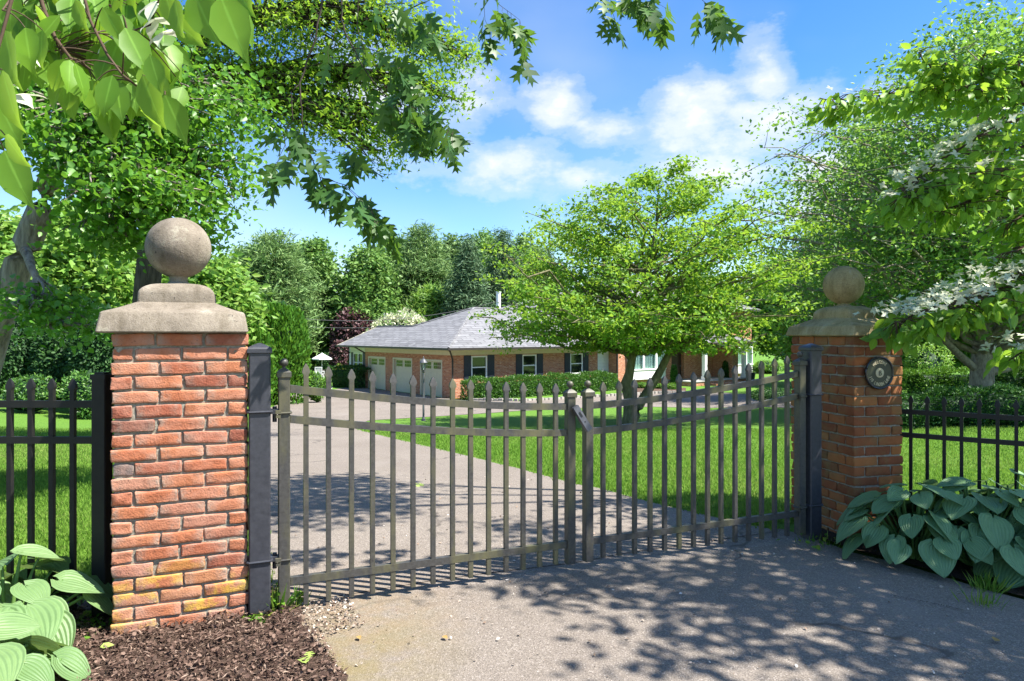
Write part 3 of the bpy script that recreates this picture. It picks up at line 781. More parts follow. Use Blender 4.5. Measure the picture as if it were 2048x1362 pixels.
# ------------------------------------------------------------------ ground
def sheet(name, outline, mat, lift, step=0.35, jitter=0.0, smooth=True):
    """flat area on the terrain inside a world outline, draped"""
    pts = [Vector((p[0], p[1])) for p in outline]
    dense = []
    for i in range(len(pts)):
        a, b = pts[i], pts[(i+1) % len(pts)]
        m = max(1, int((b-a).length/step))
        for k in range(m):
            q = a.lerp(b, k/m)
            dense.append(q+Vector((random.gauss(0, jitter), random.gauss(0, jitter))) if jitter else q)
    xs = [p.x for p in pts]; ys = [p.y for p in pts]
    inner = []
    poly = np.array([(p.x, p.y) for p in dense])
    gx = np.arange(min(xs)+step*0.5, max(xs), step); gy = np.arange(min(ys)+step*0.5, max(ys), step)
    GX, GY = np.meshgrid(gx, gy); G = np.stack([GX.ravel(), GY.ravel()], 1)
    ins = in_poly(G, poly)
    G = G[ins]
    # keep grid points off the outline
    if len(G):
        dmin = np.full(len(G), 1e9)
        for q in poly: dmin = np.minimum(dmin, (G[:, 0]-q[0])**2+(G[:, 1]-q[1])**2)
        G = G[dmin > (step*0.4)**2]
    allp = dense+[Vector((g[0], g[1])) for g in G]
    edges = [(i, (i+1) % len(dense)) for i in range(len(dense))]
    v, e, f, _, _, _ = delaunay_2d_cdt(allp, edges, [], 1, 1e-5)
    V = np.array([(p.x, p.y, 0) for p in v]); V[:, 2] = tz(V[:, 0], V[:, 1])+lift
    o = np_mesh(name, V, [np.array(f)], mat, smooth=True)
    return o
def in_poly(G, poly):
    x, y = G[:, 0], G[:, 1]; c = np.zeros(len(G), bool); j = len(poly)-1
    for i in range(len(poly)):
        xi, yi = poly[i]; xj, yj = poly[j]
        cond = ((yi > y) != (yj > y)) & (x < (xj-xi)*(y-yi)/((yj-yi) if yj != yi else 1e-9)+xi)
        c ^= cond; j = i
    return c
def grid_sheet(name, xs, ys, mat, lift=0.0):
    X, Y = np.meshgrid(xs, ys); V = np.stack([X.ravel(), Y.ravel(), tz(X, Y).ravel()+lift], 1)
    n, m = len(xs), len(ys); i, j = np.meshgrid(np.arange(m-1), np.arange(n-1), indexing='ij')
    F = np.stack([i*n+j, i*n+j+1, (i+1)*n+j+1, (i+1)*n+j], -1).reshape(-1, 4)
    return np_mesh(name, V, [F], mat, smooth=True)
def g2(px, py): p = gp(px, py); return (p[0], p[1])

xs = np.concatenate([[-400, -250, -150, -100, -70, -50], np.arange(-40, -10, 1.0), np.arange(-10, 12, 0.4), np.arange(12, 42, 1.0), [50, 70, 100, 150, 250, 400]])
ys = np.concatenate([[-60, -30, -15, -8], np.arange(-4, 16, 0.4), np.arange(16, 64, 1.0), [66, 70, 76, 84, 95, 110, 140, 200, 300, 400]])
tag(grid_sheet('lawn', xs, ys, M_['turf']), kind='structure')

# driveway inside the gate and the court before the garages
LAWN_EDGE = [g2(1560,1066), g2(1420,1035), g2(1300,1006), g2(1197,979), g2(1152,971), g2(1068,947), g2(972,922), g2(895,904), g2(817,885), g2(745,868), g2(712,859), g2(706,852), g2(740,841), g2(862,834), g2(1040,822), g2(1152,817), g2(1300,814), g2(1500,813), g2(1640,818)]
FAR_EDGE = [g2(1660,800), g2(1505,789), g2(1440,785), g2(1380,786), g2(1314,787.5), g2(1250,791), g2(1167,796), g2(1104,800), g2(1040,803), g2(938,801), g2(893,797)]
Cu, Cv = np.array([0.775, 0.632]), np.array([-0.632, 0.775])
def H2(u, v): return (-3.23+0.775*u-0.632*v, 37+0.632*u+0.775*v)
court = LAWN_EDGE+FAR_EDGE+[H2(-0.15, 0.3), H2(-0.1, 10.3), H2(-1.0, 10.8), g2(664,780), g2(628,784), g2(590,787), (-9.6, 25), (-7.0, 19), (-4.7, 12.3), (-2.3, 6), (-1.62, 4.4), (-1.25, 3.62)]
DRIVE = court
tag(sheet('driveway', court, M_['asphalt'], 0.012, 0.4, 0.012), kind='structure')
# apron outside the gate: street end of the drive
APRON = [(-1.25, 3.72), (-1.08, 3.5), g2(606,1262), g2(640,1290), g2(672,1330), g2(690,1362), (-0.62, 2.2), (-0.55, 1.4), (-1.5, 0.2), (-6, -1.5), (-30, -3), (-30, -12), (30, -12), (30, -3), (9, -0.6), (5.2, 1.2), (3.9, 2.7), g2(2048,1203), g2(1960,1180), g2(1900,1160), g2(1800,1131), g2(1700,1106), g2(1640,1082), g2(1560,1060)]
tag(sheet('road', APRON, M_['asphalt'], 0.008, 0.35, 0.008), kind='structure')
# mulch bed at the left pillar, dark soil bed at the right one
MULCH = [(-1.09, 3.53), g2(604,1264), g2(638,1292), g2(668,1332), g2(686,1362), (-0.66, 2.2), (-0.6, 1.4), (-1.6, 0.3), (-4.2, -0.5), (-5.0, 1.0), (-4.6, 3.55), (-2.6, 3.62), (-1.9, 3.8), (-1.4, 3.95)]
tag(sheet('mulch_bed', MULCH, M_['mulch'], 0.026, 0.22, 0.015), kind='structure')
SOIL = [g2(1600,1072), g2(1640,1080), g2(1700,1104), g2(1800,1129), g2(1900,1158), g2(1960,1178), g2(2048,1201), (3.95, 2.75), (5.3, 1.3), (9, 0.2), (9, 3.6), (5.0, 4.6), (3.6, 5.0), (2.9, 5.35), (2.2, 5.2)]
tag(sheet('soil_bed', SOIL, M_['soil'], 0.024, 0.22, 0.015), kind='structure')
# beds of mulch under the right tree hedges and at the house front
tag(sheet('hedge_bed', [g2(1790,858), g2(1850,850), g2(1950,848), g2(2100,852), g2(2160,820), g2(1990,800), g2(1800,812)], M_['mulch'], 0.012, 0.6, 0.05), kind='structure')
tag(sheet('shrub_bed', [g2(1270,786), g2(1330,787), g2(1372,785), g2(1372,776), g2(1260,777)], M_['mulch'], 0.012, 0.5), kind='structure')
tag(sheet('path', [g2(612,781), g2(664,778), g2(668,762), g2(650,758), g2(618,760)], M_['step'], 0.014, 0.6), kind='structure')

# belgian blocks along the far side of the loop drive
def kerb():
    P = np.array([g2(938,801), g2(1040,803), g2(1104,800), g2(1167,796), g2(1250,791), g2(1314,787.5), g2(1380,786)])
    L = np.concatenate([[0], np.cumsum(np.linalg.norm(np.diff(P, axis=0), axis=1))])
    mb = MB(); s = 0.0
    while s < L[-1]-0.3:
        x, y = np.interp(s+0.13, L, P[:, 0]), np.interp(s+0.13, L, P[:, 1])
        x2, y2 = np.interp(s+0.2, L, P[:, 0]), np.interp(s+0.2, L, P[:, 1])
        d = Vector((x2-x, y2-y, 0)).normalized(); n = Vector((-d.y, d.x, 0))
        h = 0.13+random.uniform(-.02, .03)
        mb.obox((x, y, tzf(x, y)+h/2-0.03), d, n, (0,0,1), 0.115+random.uniform(-.015,.01), 0.07, h/2+0.03, 0.02)
        s += 0.27
    tag(mb.build('kerb', M_['stone']), kind='structure')
kerb()

# loose ground cover -------------------------------------------------
def scatter_poly(poly, n, dens=None):
    poly = np.array(poly); lo = poly.min(0); hi = poly.max(0); out = []
    tot = 0
    while tot < n:
        G = lo+RNG.random((n*2, 2))*(hi-lo)
        G = G[in_poly(G, poly)]
        if dens is not None: G = G[RNG.random(len(G)) < dens(G)]
        out.append(G); tot += len(G)
        if len(out) > 60: break
    return np.concatenate(out)[:n]
def bark_chips():
    vis = [(-1.12, 3.52), g2(606,1264), g2(640,1294), g2(670,1334), g2(690,1366), (-0.7, 2.5), (-2.6, 2.4), (-3.2, 3.5), (-1.95, 3.55)]
    n = 22000
    G = scatter_poly(vis, n)
    P = np.stack([G[:, 0], G[:, 1], tz(G[:, 0], G[:, 1])+0.030+0.022*RNG.random(n)], 1)
    lump_ = 0.02*np.sin(G[:, 0]*17+3*np.sin(G[:, 1]*9))*np.cos(G[:, 1]*14)
    P[:, 2] += np.maximum(lump_, -0.01)
    D = RNG.normal(size=(n, 3)); D[:, 2] *= 0.35
    Nn = rand_dirs(n, 1.2)
    V, F, T = leaf_arrays(P, 0.013+0.028*RNG.random(n)**2, D, Nn, 'narrow', RNG.random(n))
    V2, F2, T2 = leaf_arrays(P[:7000]+RNG.normal(size=(7000, 3))*0.01, 0.012+0.016*RNG.random(7000), D[::-1][:7000], Nn[:7000], 'broad', RNG.random(7000)*0.8)
    V, F, T = merge([(V, F, T), (V2, F2, T2)])
    o = np_mesh('mulch', V, F, M_['chip'], tint=T); tag(o, kind='stuff', label='reddish brown shredded bark mulch before the left brick pillar', cat='mulch')
bark_chips()
def gravel():
    poly = [(-1.28, 3.56), (-0.9, 3.72), (-0.72, 3.35), g2(650,1280), g2(690,1362), g2(668,1362), g2(620,1290), g2(585,1245)]
    n = 1100
    G = scatter_poly(poly, n)
    P = np.stack([G[:, 0], G[:, 1], tz(G[:, 0], G[:, 1])+0.022+0.008*RNG.random(n)], 1)
    V, F, T = leaf_arrays(P, 0.006+0.014*RNG.random(n)**2, RNG.normal(size=(n, 3))*np.array([1, 1, .3]), rand_dirs(n, 1.6), 'broad', RNG.random(n))
    tag(np_mesh('gravel', V, F, M_['gravel'], tint=T), kind='stuff', label='pale grit and leaf crumbs between mulch and asphalt', cat='gravel')
gravel()
def drive_litter():
    n = 1500
    G = np.stack([RNG.normal(size=n)*1.6+0.6, 2.4+RNG.random(n)*5.5], 1)
    keep = (in_poly(G, np.array(APRON)) | in_poly(G, np.array(DRIVE)))
    G = G[keep]; n = len(G)
    P = np.stack([G[:, 0], G[:, 1], tz(G[:, 0], G[:, 1])+0.017], 1)
    V, F, T = leaf_arrays(P, 0.006+0.018*RNG.random(n)**3, RNG.normal(size=(n, 3))*np.array([1, 1, .2]), rand_dirs(n, 2), 'broad', RNG.random(n)*0.9+0.1)
    tag(np_mesh('litter', V, F, M_['gravel'], tint=T), kind='stuff', label='small dry flecks lying on the asphalt drive', cat='litter')
drive_litter()
def grass():
    # blades near enough to be seen one by one
    n = 480000
    Y = 3.6*np.exp(RNG.random(n)*math.log(17/3.6))
    lim = 0.80*Y
    X = (RNG.random(n)*2-1)*lim
    G = np.stack([X, Y], 1)
    Gj = G+RNG.normal(size=G.shape)*0.035*(1+.03*G[:, 1:2])
    ok = ~in_poly(Gj, np.array(DRIVE)) & ~in_poly(Gj, np.array(APRON)) & ~in_poly(G, np.array(MULCH)) & ~in_poly(G, np.array(SOIL))
    ok &= ~((X < 0) & (Y < 3.75)) & ~((X > 2.0) & (Y < 5.3)) & ~((X/Y > 0.42) & (Y < 5.0))
    G = G[ok]; n = len(G)
    P = np.stack([G[:, 0], G[:, 1], tz(G[:, 0], G[:, 1])-0.004], 1)
    D = RNG.normal(size=(n, 3))*0.42; D[:, 2] = 1
    Nn = RNG.normal(size=(n, 3)); Nn[:, 2] = 0.2
    patch = 0.5+0.25*np.sin(G[:, 0]*1.3+2*np.sin(G[:, 1]*.7))*np.cos(G[:, 1]*0.9)
    h = (0.022+0.022*RNG.random(n))*(1+G[:, 1]*0.04)
    V, F, T = leaf_arrays(P, h, D, Nn, 'narrow', np.clip(patch+RNG.normal(size=n)*0.22, 0, 1))
    tag(np_mesh('grass', V, F, M_['blade'], tint=T), kind='stuff', label='short mown green grass of the front lawn', cat='grass')
grass()
# ------------------------------------------------------------------ brick pillars
def rounded_brick(hx, hy, hz, rr):
    """verts/faces of a rounded box, irregular enough to read as a hand-made brick"""
    def axis(h): return np.array([-1, -1+1.1*rr/h, -0.4, 0.4, 1-1.1*rr/h, 1])*h
    ax, ay, az = axis(hx), axis(hy), axis(hz)
    verts = {}; V = []; F = []
    def vid(i, j, k):
        if (i, j, k) not in verts:
            verts[(i, j, k)] = len(V); V.append((ax[i], ay[j], az[k]))
        return verts[(i, j, k)]
    m = 6
    for a in range(m-1):
        for b in range(m-1):
            F += [(vid(a,b,0), vid(a,b+1,0), vid(a+1,b+1,0), vid(a+1,b,0)), (vid(a,b,5), vid(a+1,b,5), vid(a+1,b+1,5), vid(a,b+1,5)),
                  (vid(a,0,b), vid(a+1,0,b), vid(a+1,0,b+1), vid(a,0,b+1)), (vid(a,5,b), vid(a,5,b+1), vid(a+1,5,b+1), vid(a+1,5,b)),
                  (vid(0,a,b), vid(0,a,b+1), vid(0,a+1,b+1), vid(0,a+1,b)), (vid(5,a,b), vid(5,a+1,b), vid(5,a+1,b+1), vid(5,a,b+1))]
    V = np.array(V); half = np.array([hx, hy, hz])
    q = np.clip(V, -(half-rr), half-rr); d = V-q; V = q+unit(d)*np.minimum(np.linalg.norm(d, axis=1, keepdims=True), rr)
    return V, np.array(F)

def pillar(name, label, corner, ang, Lw, Ld, z0, ztop, ncourse, mat, capmat, capz, ball, seed, grey=None, lichen=0.0, cap_shift=(0,0)):
    """corner: front-left bottom corner; ang: direction of the front face"""
    rng = np.random.default_rng(seed)
    ux = np.array([math.cos(ang), math.sin(ang)]); uy = np.array([-math.sin(ang), math.cos(ang)])
    cen = np.array(corner)+ux*Lw/2+uy*Ld/2
    root = thing(name, (cen[0], cen[1], z0), label, 'gate pillar', 'brick gate pillars', rz=ang)
    H = ztop-z0; ch = H/ncourse; d = 0.098
    Vs, Fs, Ts, Es, Ls, off = [], [], [], [], [], 0
    def brick(x0, x1, y0, y1, k, tintv=None):
        nonlocal off
        g = 0.0052
        hx, hy, hz = (x1-x0)/2-g*(0.7+0.6*rng.random()), (y1-y0)/2-g*(0.7+0.6*rng.random()), ch/2-g*(0.8+0.5*rng.random())
        V, F = rounded_brick(hx, hy, hz, 0.0036+0.003*rng.random())
        # wear: knocked corners and wavy edges
        nrm = np.abs(V)/np.array([hx, hy, hz]); edge = (nrm > 0.93).sum(1) >= 2
        ph = rng.random(6)*6.28
        wob = np.stack([np.sin(V[:, 1]*50+ph[0]+V[:, 2]*70), np.sin(V[:, 0]*45+ph[1]+V[:, 2]*80), np.sin(V[:, 0]*38+ph[2])*np.cos(V[:, 1]*44+ph[3])], 1)
        V = V+wob*0.0019+rng.normal(size=V.shape)*0.0011
        for s in range(rng.integers(0, 5)):
            c = V[rng.integers(len(V))]; dd = np.linalg.norm(V-c, axis=1); V = V-V*np.exp(-(dd/0.014)**2)[:, None]*0.10*rng.random()
        rz = rng.normal()*0.008; R = np.array([[math.cos(rz), -math.sin(rz)], [math.sin(rz), math.cos(rz)]]); V[:, :2] = V[:, :2]@R.T
        rx = rng.normal()*0.012; V[:, 2] += V[:, 0]*rx
        pro = rng.normal()*0.0022
        cx, cy = (x0+x1)/2, (y0+y1)/2
        V = V+np.array([cx+np.sign(cx)*pro*(abs(cx) > Lw/2-0.12), cy+np.sign(cy)*pro*(abs(cy) > Ld/2-0.12), k*ch+ch/2])
        t = tintv if tintv is not None else np.clip(0.10+0.16*(k < ncourse*0.55)+0.72*rng.random(), 0.06, 1)
        li = 0.0
        if lichen and k < ncourse*0.24: li = lichen*(rng.random() < .55)*(0.25+0.75*rng.random())*(1.0-0.5*k/(ncourse*0.24))
        elif lichen and rng.random() < 0.04: li = lichen*0.35*rng.random()
        Vs.append(V); Fs.append(F+off); off += len(V)
        Ts.append(np.full(len(V), t)); Es.append(edge.astype(float)); Ls.append(np.full(len(V), li))
    for k in range(ncourse):
        a, b = Lw/2, Ld/2
        full_front = (k+ncourse) % 2 == 1
        def cuts(lo, hi):
            m_ = max(1, int(round((hi-lo)/0.205))); q = np.linspace(lo, hi, m_+1); q[1:-1] += rng.normal(size=m_-1)*0.007; return q
        if full_front:
            xs_ = cuts(-a, a); ys_ = cuts(-b+d, b-d)
            for i in range(len(xs_)-1):
                for (y0, y1) in ((-b, -b+d), (b-d, b)): brick(xs_[i], xs_[i+1], y0, y1, k)
            for i in range(len(ys_)-1):
                for (x0, x1) in ((-a, -a+d), (a-d, a)): brick(x0, x1, ys_[i], ys_[i+1], k)
        else:
            ys_ = cuts(-b, b); xs_ = cuts(-a+d, a-d)
            for i in range(len(ys_)-1):
                for si, (x0, x1) in enumerate(((-a, -a+d), (a-d, a))):
                    tv = 0.0 if (grey == k and i == 0 and si == 0) else None
                    brick(x0, x1, ys_[i], ys_[i+1], k, tv)
            for i in range(len(xs_)-1):
                for (y0, y1) in ((-b, -b+d), (b-d, b)): brick(xs_[i], xs_[i+1], y0, y1, k)
    sh = np_mesh('brick_shaft', np.concatenate(Vs), [np.concatenate(Fs)], mat, root, tint=np.concatenate(Ts), local=True, smooth=True, extra={'edge': np.concatenate(Es), 'lichen': np.concatenate(Ls)})
    mo = MB(); g = 0.0155; mo.box(-Lw/2+g, Lw/2-g, -Ld/2+g, Ld/2-g, -0.1, H)
    mo.build('mortar', M_['mortar'], root, world=False)
    # cast cap: slab with sloped sides, bevelled top, ogee tier, neck and ball
    zb, zt, z2, z2t, zn, zc, rb = [z-z0 for z in capz[:6]]+[ball]
    sx, sy = Lw/2, Ld/2
    def sq_profile(prof):
        """square lofted profile: (overhang or half size factor, z)"""
        mb = MB(); rings = []
        nseg = 10
        for (ex, ey, z, rc) in prof:
            ring = []
            for (qx, qy, a0) in ((1, 1, 0), (-1, 1, 90), (-1, -1, 180), (1, -1, 270)):
                for s in range(4):
                    a = rad(a0+30*s); ring.append(((ex-rc)*qx+rc*math.cos(a)+cap_shift[0], (ey-rc)*qy+rc*math.sin(a)+cap_shift[1], z))
            base = len(mb.v); mb.v += ring; rings.append(base)
        n = 16
        for i in range(len(rings)-1):
            for k in range(n):
                mb.f.append((rings[i]+k, rings[i]+(k+1) % n, rings[i+1]+(k+1) % n, rings[i+1]+k)); mb.sm.append(True)
        mb.f.append(tuple(rings[0]+k for k in reversed(range(n)))); mb.f.append(tuple(rings[-1]+k for k in range(n))); mb.sm += [False, False]
        return mb
    oh = 0.028
    hw = lambda f: (sx*f, sy*f)
    k2 = 0.575
    prof = [(sx+0.004, sy+0.004, zb-0.002, 0.012), (sx+oh-0.004, sy+oh-0.004, zb, 0.014), (sx+oh, sy+oh, zb+0.006, 0.014), (sx+oh-0.016, sy+oh-0.016, zt-0.008, 0.014), (sx+oh-0.023, sy+oh-0.023, zt, 0.014), (sx+oh-0.034, sy+oh-0.034, zt+0.004, 0.013)]
    for s in range(1, 6):
        f = s/5; e = (1-f)*1.0+f*0
        hx_ = (sx+oh-0.034)*(1-f)+sx*k2*1.04*f; hy_ = (sy+oh-0.034)*(1-f)+sy*k2*1.04*f
        prof.append((hx_, hy_, zt+0.004+(z2-zt-0.004)*(f**1.15), 0.012))
    prof += [(sx*k2, sy*k2, z2+0.003, 0.014), (sx*k2*0.985, sy*k2*0.985, z2+(z2t-z2)*1.15, 0.014)]
    for s in range(1, 9):
        f = s/8; a = f*math.pi/2
        rr = 0.055+(sx*k2*0.985-0.055)*math.cos(a)**0.85; ry = 0.055+(sy*k2*0.985-0.055)*math.cos(a)**0.85
        prof.append((rr, ry, z2+(z2t-z2)*1.15+(zn-z2-(z2t-z2)*1.15)*math.sin(a)**1.1, min(0.014+0.04*f*f, rr*0.98)))
    sq_profile(prof).build('cap', capmat, root, world=False)
    zrel = zc-rb
    lp = [(0.058, zn-0.006), (0.054, zn+0.004), (0.043, zn+0.012), (0.042, zn+(zrel-zn)*0.6+0.006)]
    a0 = -math.pi/2+math.asin(0.046/rb)
    for s in range(0, 21):
        a = a0+(math.pi/2-a0)*s/20
        lp.append((max(rb*math.cos(a), 0.001), zc+rb*math.sin(a)))
    mb = MB(); mb.lathe((cap_shift[0], cap_shift[1], 0), lp, 40); mb.build('ball_finial', capmat, root, world=False)
    return root

A_GATE = math.atan2(1.363, 3.418)
LP = pillar('gate_pillar', 'sunlit red brick pillar with yellow lichen low down and large pale stone ball', (-1.895, 3.218), rad(22), 0.610, 0.47, -0.06, 1.457, 22, M_['brick'], M_['cast_stone'],
            (1.457, 1.557, 1.605, 1.645, 1.708, 1.894), 0.156, 5, grey=12, lichen=1.0, cap_shift=(-0.03, -0.01))
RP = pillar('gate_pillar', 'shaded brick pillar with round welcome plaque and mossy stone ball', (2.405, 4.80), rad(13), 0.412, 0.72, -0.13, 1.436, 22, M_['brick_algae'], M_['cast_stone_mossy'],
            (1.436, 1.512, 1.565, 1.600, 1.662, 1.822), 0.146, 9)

# ------------------------------------------------------------------ gate
GA, GD = Vector((-1.295, 3.5, 0)), Vector((3.418, 1.363, 0))
GU = GD.normalized(); GN = Vector((GU.y, -GU.x, 0)); UP = Vector((0, 0, 1)); GL = GD.length
def G(t, z=0.0, out=0.0): p = GA+GD*t+GN*out; return Vector((p.x, p.y, z))
def ztop(t): return 1.008+0.158*(abs(t-0.5)/0.46)**1.6
def px_t(px):
    r = (px-CX)/FPX
    return (r*GA.y-GA.x)/(GD.x-r*GD.y)
def spear(mb, p, zb, zt, w=0.0125):
    """square picket with a pressed spear head"""
    mb.obox((p.x, p.y, (zb+zt-0.062)/2), GU, GN, UP, w, w, (zt-0.062-zb)/2)
    rings = [(w, w, zt-0.062), (w*1.05, w, zt-0.056), (w*1.6, w*0.95, zt-0.046), (w*1.65, w*0.9, zt-0.042), (w*1.2, w*0.75, zt-0.022), (w*0.25, w*0.3, zt)]
    base = len(mb.v)
    for (a, b, z) in rings:
        for (i, j) in ((-1,-1),(1,-1),(1,1),(-1,1)):
            q = p+GU*a*i+GN*b*j; mb.v.append((q.x, q.y, z))
    for r in range(len(rings)-1):
        for k in range(4):
            k2 = (k+1) % 4; mb.f.append((base+r*4+k, base+r*4+k2, base+(r+1)*4+k2, base+(r+1)*4+k)); mb.sm.append(False)
    mb.f.append((base+20, base+21, base+22, base+23)); mb.sm.append(False)
def rail(mb, t0, t1, zf, hh=0.0195, ht=0.016, n=24, out=0.0):
    base = len(mb.v); T = np.linspace(t0, t1, n)
    for t in T:
        z = zf(t)
        for (o, dz) in ((-ht, -hh), (ht, -hh), (ht, hh), (-ht, hh)):
            q = G(t, z+dz, o+out); mb.v.append(tuple(q))
    for i in range(n-1):
        for k in range(4):
            k2 = (k+1) % 4; mb.f.append((base+i*4+k, base+(i+1)*4+k, base+(i+1)*4+k2, base+i*4+k2)); mb.sm.append(False)
    mb.f.append(tuple(base+k for k in range(4))); mb.f.append(tuple(base+(n-1)*4+k for k in reversed(range(4)))); mb.sm += [False, False]
def post_ball(root, p, zt, half, mat):
    c = MB()
    b = half+0.006
    base = 0
    for (e, z) in ((half+0.003, zt-0.046), (b, zt-0.043), (b, zt-0.018), (half*0.8, zt-0.006), (half*0.28, zt+0.004)):
        for (i, j) in ((-1,-1),(1,-1),(1,1),(-1,1)):
            q = p+GU*e*i+GN*e*j; c.v.append((q.x, q.y, z))
    for r in range(4):
        for k in range(4):
            k2 = (k+1) % 4; c.f.append((r*4+k, r*4+k2, (r+1)*4+k2, (r+1)*4+k)); c.sm.append(False)
    c.f.append((16, 17, 18, 19)); c.f.append((3, 2, 1, 0)); c.sm += [False, False]
    cap = c.build('post_cap', mat, root)
    m = MB(); rb = 0.0215
    prof = [(0.010, zt), (0.008, zt+0.008), (0.009, zt+0.012)]+[(max(rb*math.cos(a), 0.0005), zt+0.012+rb*0.9+rb*math.sin(a)) for a in np.linspace(-1.2, math.pi/2, 12)]
    m.lathe((p.x, p.y, 0), prof, 16); m.build('ball', mat, cap)
def gate_leaf(label, th, tm, pickets, stile_w):
    """th: hinge end, tm: meeting end"""
    root = thing('gate_leaf', tuple(G(th, tzf(*G(th)[:2]))), label, 'gate', 'leaves of the double driveway gate')
    sgn = 1 if tm > th else -1
    hw = 0.028
    for t, zt_, zb, nm in ((th, ztop(th)+0.10, 0.035, 'hinge_stile'), (tm, 1.112, 0.055, 'meeting_stile')):
        p = G(t); mb = MB(); w = 0.029 if nm == 'hinge_stile' else 0.027
        mb.obox((p.x, p.y, (zb+zt_-0.03)/2), GU, GN, UP, w, w, (zt_-0.03-zb)/2, 0.004)
        mb.build(nm, M_['gate'], root); post_ball(root, p, zt_, w, M_['gate'])
    e0, e1 = (th+sgn*0.031/GL, tm-sgn*0.029/GL)
    lo, hi = min(e0, e1), max(e0, e1)
    for nm, zf in (('top_rail', ztop), ('middle_rail', lambda t: ztop(t)-0.158), ('bottom_rail', lambda t: 0.165+0.02*t)):
        mb = MB(); rail(mb, lo, hi, zf); mb.build(nm, M_['gate'], root)
    for px in pickets:
        t = px_t(px); mb = MB(); zt_ = ztop(t)+0.14
        zb = 0.03+0.035*(1-abs(t-0.5)*2)
        spear(mb, G(t, 0, 0.0), zb, zt_)
        mb.build('picket', M_['gate'], root)
    return root
gate_leaf('wider looking near gate leaf beside the sunlit brick pillar', px_t(568), px_t(1140), [612, 657, 703, 745, 786, 826, 866, 905, 941, 977, 1012, 1046, 1079, 1111], 0.06)
gate_leaf('far gate leaf running to the pillar with the welcome plaque', px_t(1600), px_t(1175.5), [1206, 1238, 1269, 1300, 1329, 1358, 1387, 1415, 1442, 1470, 1497, 1523, 1549, 1574], 0.06)

def hinge_post(label, p, zt, zb, half, rings, stile_t, mat):
    root = thing('hinge_post', (p.x, p.y, zb), label, 'gate post', 'square posts the gate leaves hang on')
    m = MB(); m.obox((p.x, p.y, (zb+zt-0.03)/2-0.05), GU, GN, UP, half, half, (zt-0.03-zb)/2+0.05, 0.007); m.build('post', mat, root)
    c = MB(); b = half+0.007
    for (e, z) in ((half+0.002, zt-0.052), (b, zt-0.049), (b, zt-0.03), (b-0.006, zt-0.022), (half*0.5, zt-0.008), (half*0.12, zt)):
        for (i, j) in ((-1,-1),(1,-1),(1,1),(-1,1)):
            q = p+GU*e*i+GN*e*j; c.v.append((q.x, q.y, z))
    for r in range(5):
        for k in range(4):
            k2 = (k+1) % 4; c.f.append((r*4+k, r*4+k2, (r+1)*4+k2, (r+1)*4+k)); c.sm.append(False)
    c.f.append((20, 21, 22, 23)); c.f.append((3, 2, 1, 0)); c.sm += [False, False]
    c.build('post_cap', mat, root)
    st = G(stile_t)
    for z in rings:
        r = MB(); e = half+0.005
        pts = []
        for (i, j) in ((-1,-1),(1,-1),(1,1),(-1,1)):
            q = p+GU*e*i+GN*e*j
            pts.append(Vector((q.x, q.y, z)))
        ring = []
        for k in range(4):
            a, b_ = pts[k], pts[(k+1) % 4]
            ring += [a.lerp(b_, 0.06), a.lerp(b_, 0.94)]
        r.tube(ring, 0.0065, 8, closed=True)
        hg = r.build('clamp_ring', mat, root)
        # bracket arm and knuckle between the post and the gate stile, behind the face
        d = (st-p); d.z = 0
        arm = MB(); mid = p+d*0.5
        arm.obox((mid.x, mid.y, z-0.004), d.normalized(), Vector((-d.y, d.x, 0)).normalized(), UP, d.length*0.5, 0.022, 0.012, 0.003)
        kn = p+d*0.62-GN*0.01
        arm.tube([(kn.x, kn.y, z-0.06), (kn.x, kn.y, z+0.02)], 0.011, 10)
        arm.build('bracket', M_['steel'], hg)
        r2 = MB(); e2 = 0.034; pts2 = []
        for (i, j) in ((-1,-1),(1,-1),(1,1),(-1,1)):
            q = st+GU*e2*i+GN*e2*j; pts2.append(Vector((q.x, q.y, z-0.012)))
        ring2 = []
        for k in range(4):
            a, b_ = pts2[k], pts2[(k+1) % 4]; ring2 += [a.lerp(b_, 0.1), a.lerp(b_, 0.9)]
        r2.tube(ring2, 0.0055, 8, closed=True)
        q = st-GU*0.03+GN*0.042
        r2.obox((q.x, q.y, z-0.005), GU, GN, UP, 0.014, 0.009, 0.009); r2.obox((q.x, q.y, z-0.028), GU, GN, UP, 0.012, 0.008, 0.007)
        r2.build('stile_clamp', M_['gate'], hg)
    return root
hinge_post('black square hinge post against the sunlit brick pillar', G(0.0), 1.404, -0.02, 0.0525, [1.055, 0.297], px_t(568), M_['steel'])
hinge_post('black square hinge post against the shaded brick pillar', G(px_t(1622)), 1.383, -0.06, 0.052, [1.022, 0.24], px_t(1600), M_['steel'])

# tilted latch box bridging the two meeting stiles
t0 = px_t(1150); a = at(1151, 815, 4.11); b = at(1177, 858, 4.125)
ax = (b-a).normalized(); nn = GN.copy(); ay = nn.cross(ax).normalized(); nn = ax.cross(ay).normalized()
if nn.dot(GN) < 0: nn = -nn
mid = (a+b)*0.5
LT = thing('gate_latch', tuple(mid), 'tilted grey metal latch box joining the two gate leaves', 'latch')
mb = MB(); mb.obox(mid, ax, ay, nn, (b-a).length/2+0.008, 0.0185, 0.016, 0.002); mb.build('latch_box', M_['grey_metal'], LT)
mb = MB(); mb.obox(mid-ax*0.028+nn*0.0165, ax, ay, nn, 0.017, 0.006, 0.0015); mb.build('slot', M_['black_plastic'], LT)
mb = MB(); mb.obox(mid+ax*0.024+nn*0.0165, ax, ay, nn, 0.004, 0.004, 0.001); mb.build('screw', M_['black_plastic'], LT)
mb = MB(); mb.obox(mid-nn*0.02-ax*0.012+ay*0.006, ax, ay, nn, 0.062, 0.022, 0.008); mb.build('strike_plate', M_['steel'], LT)

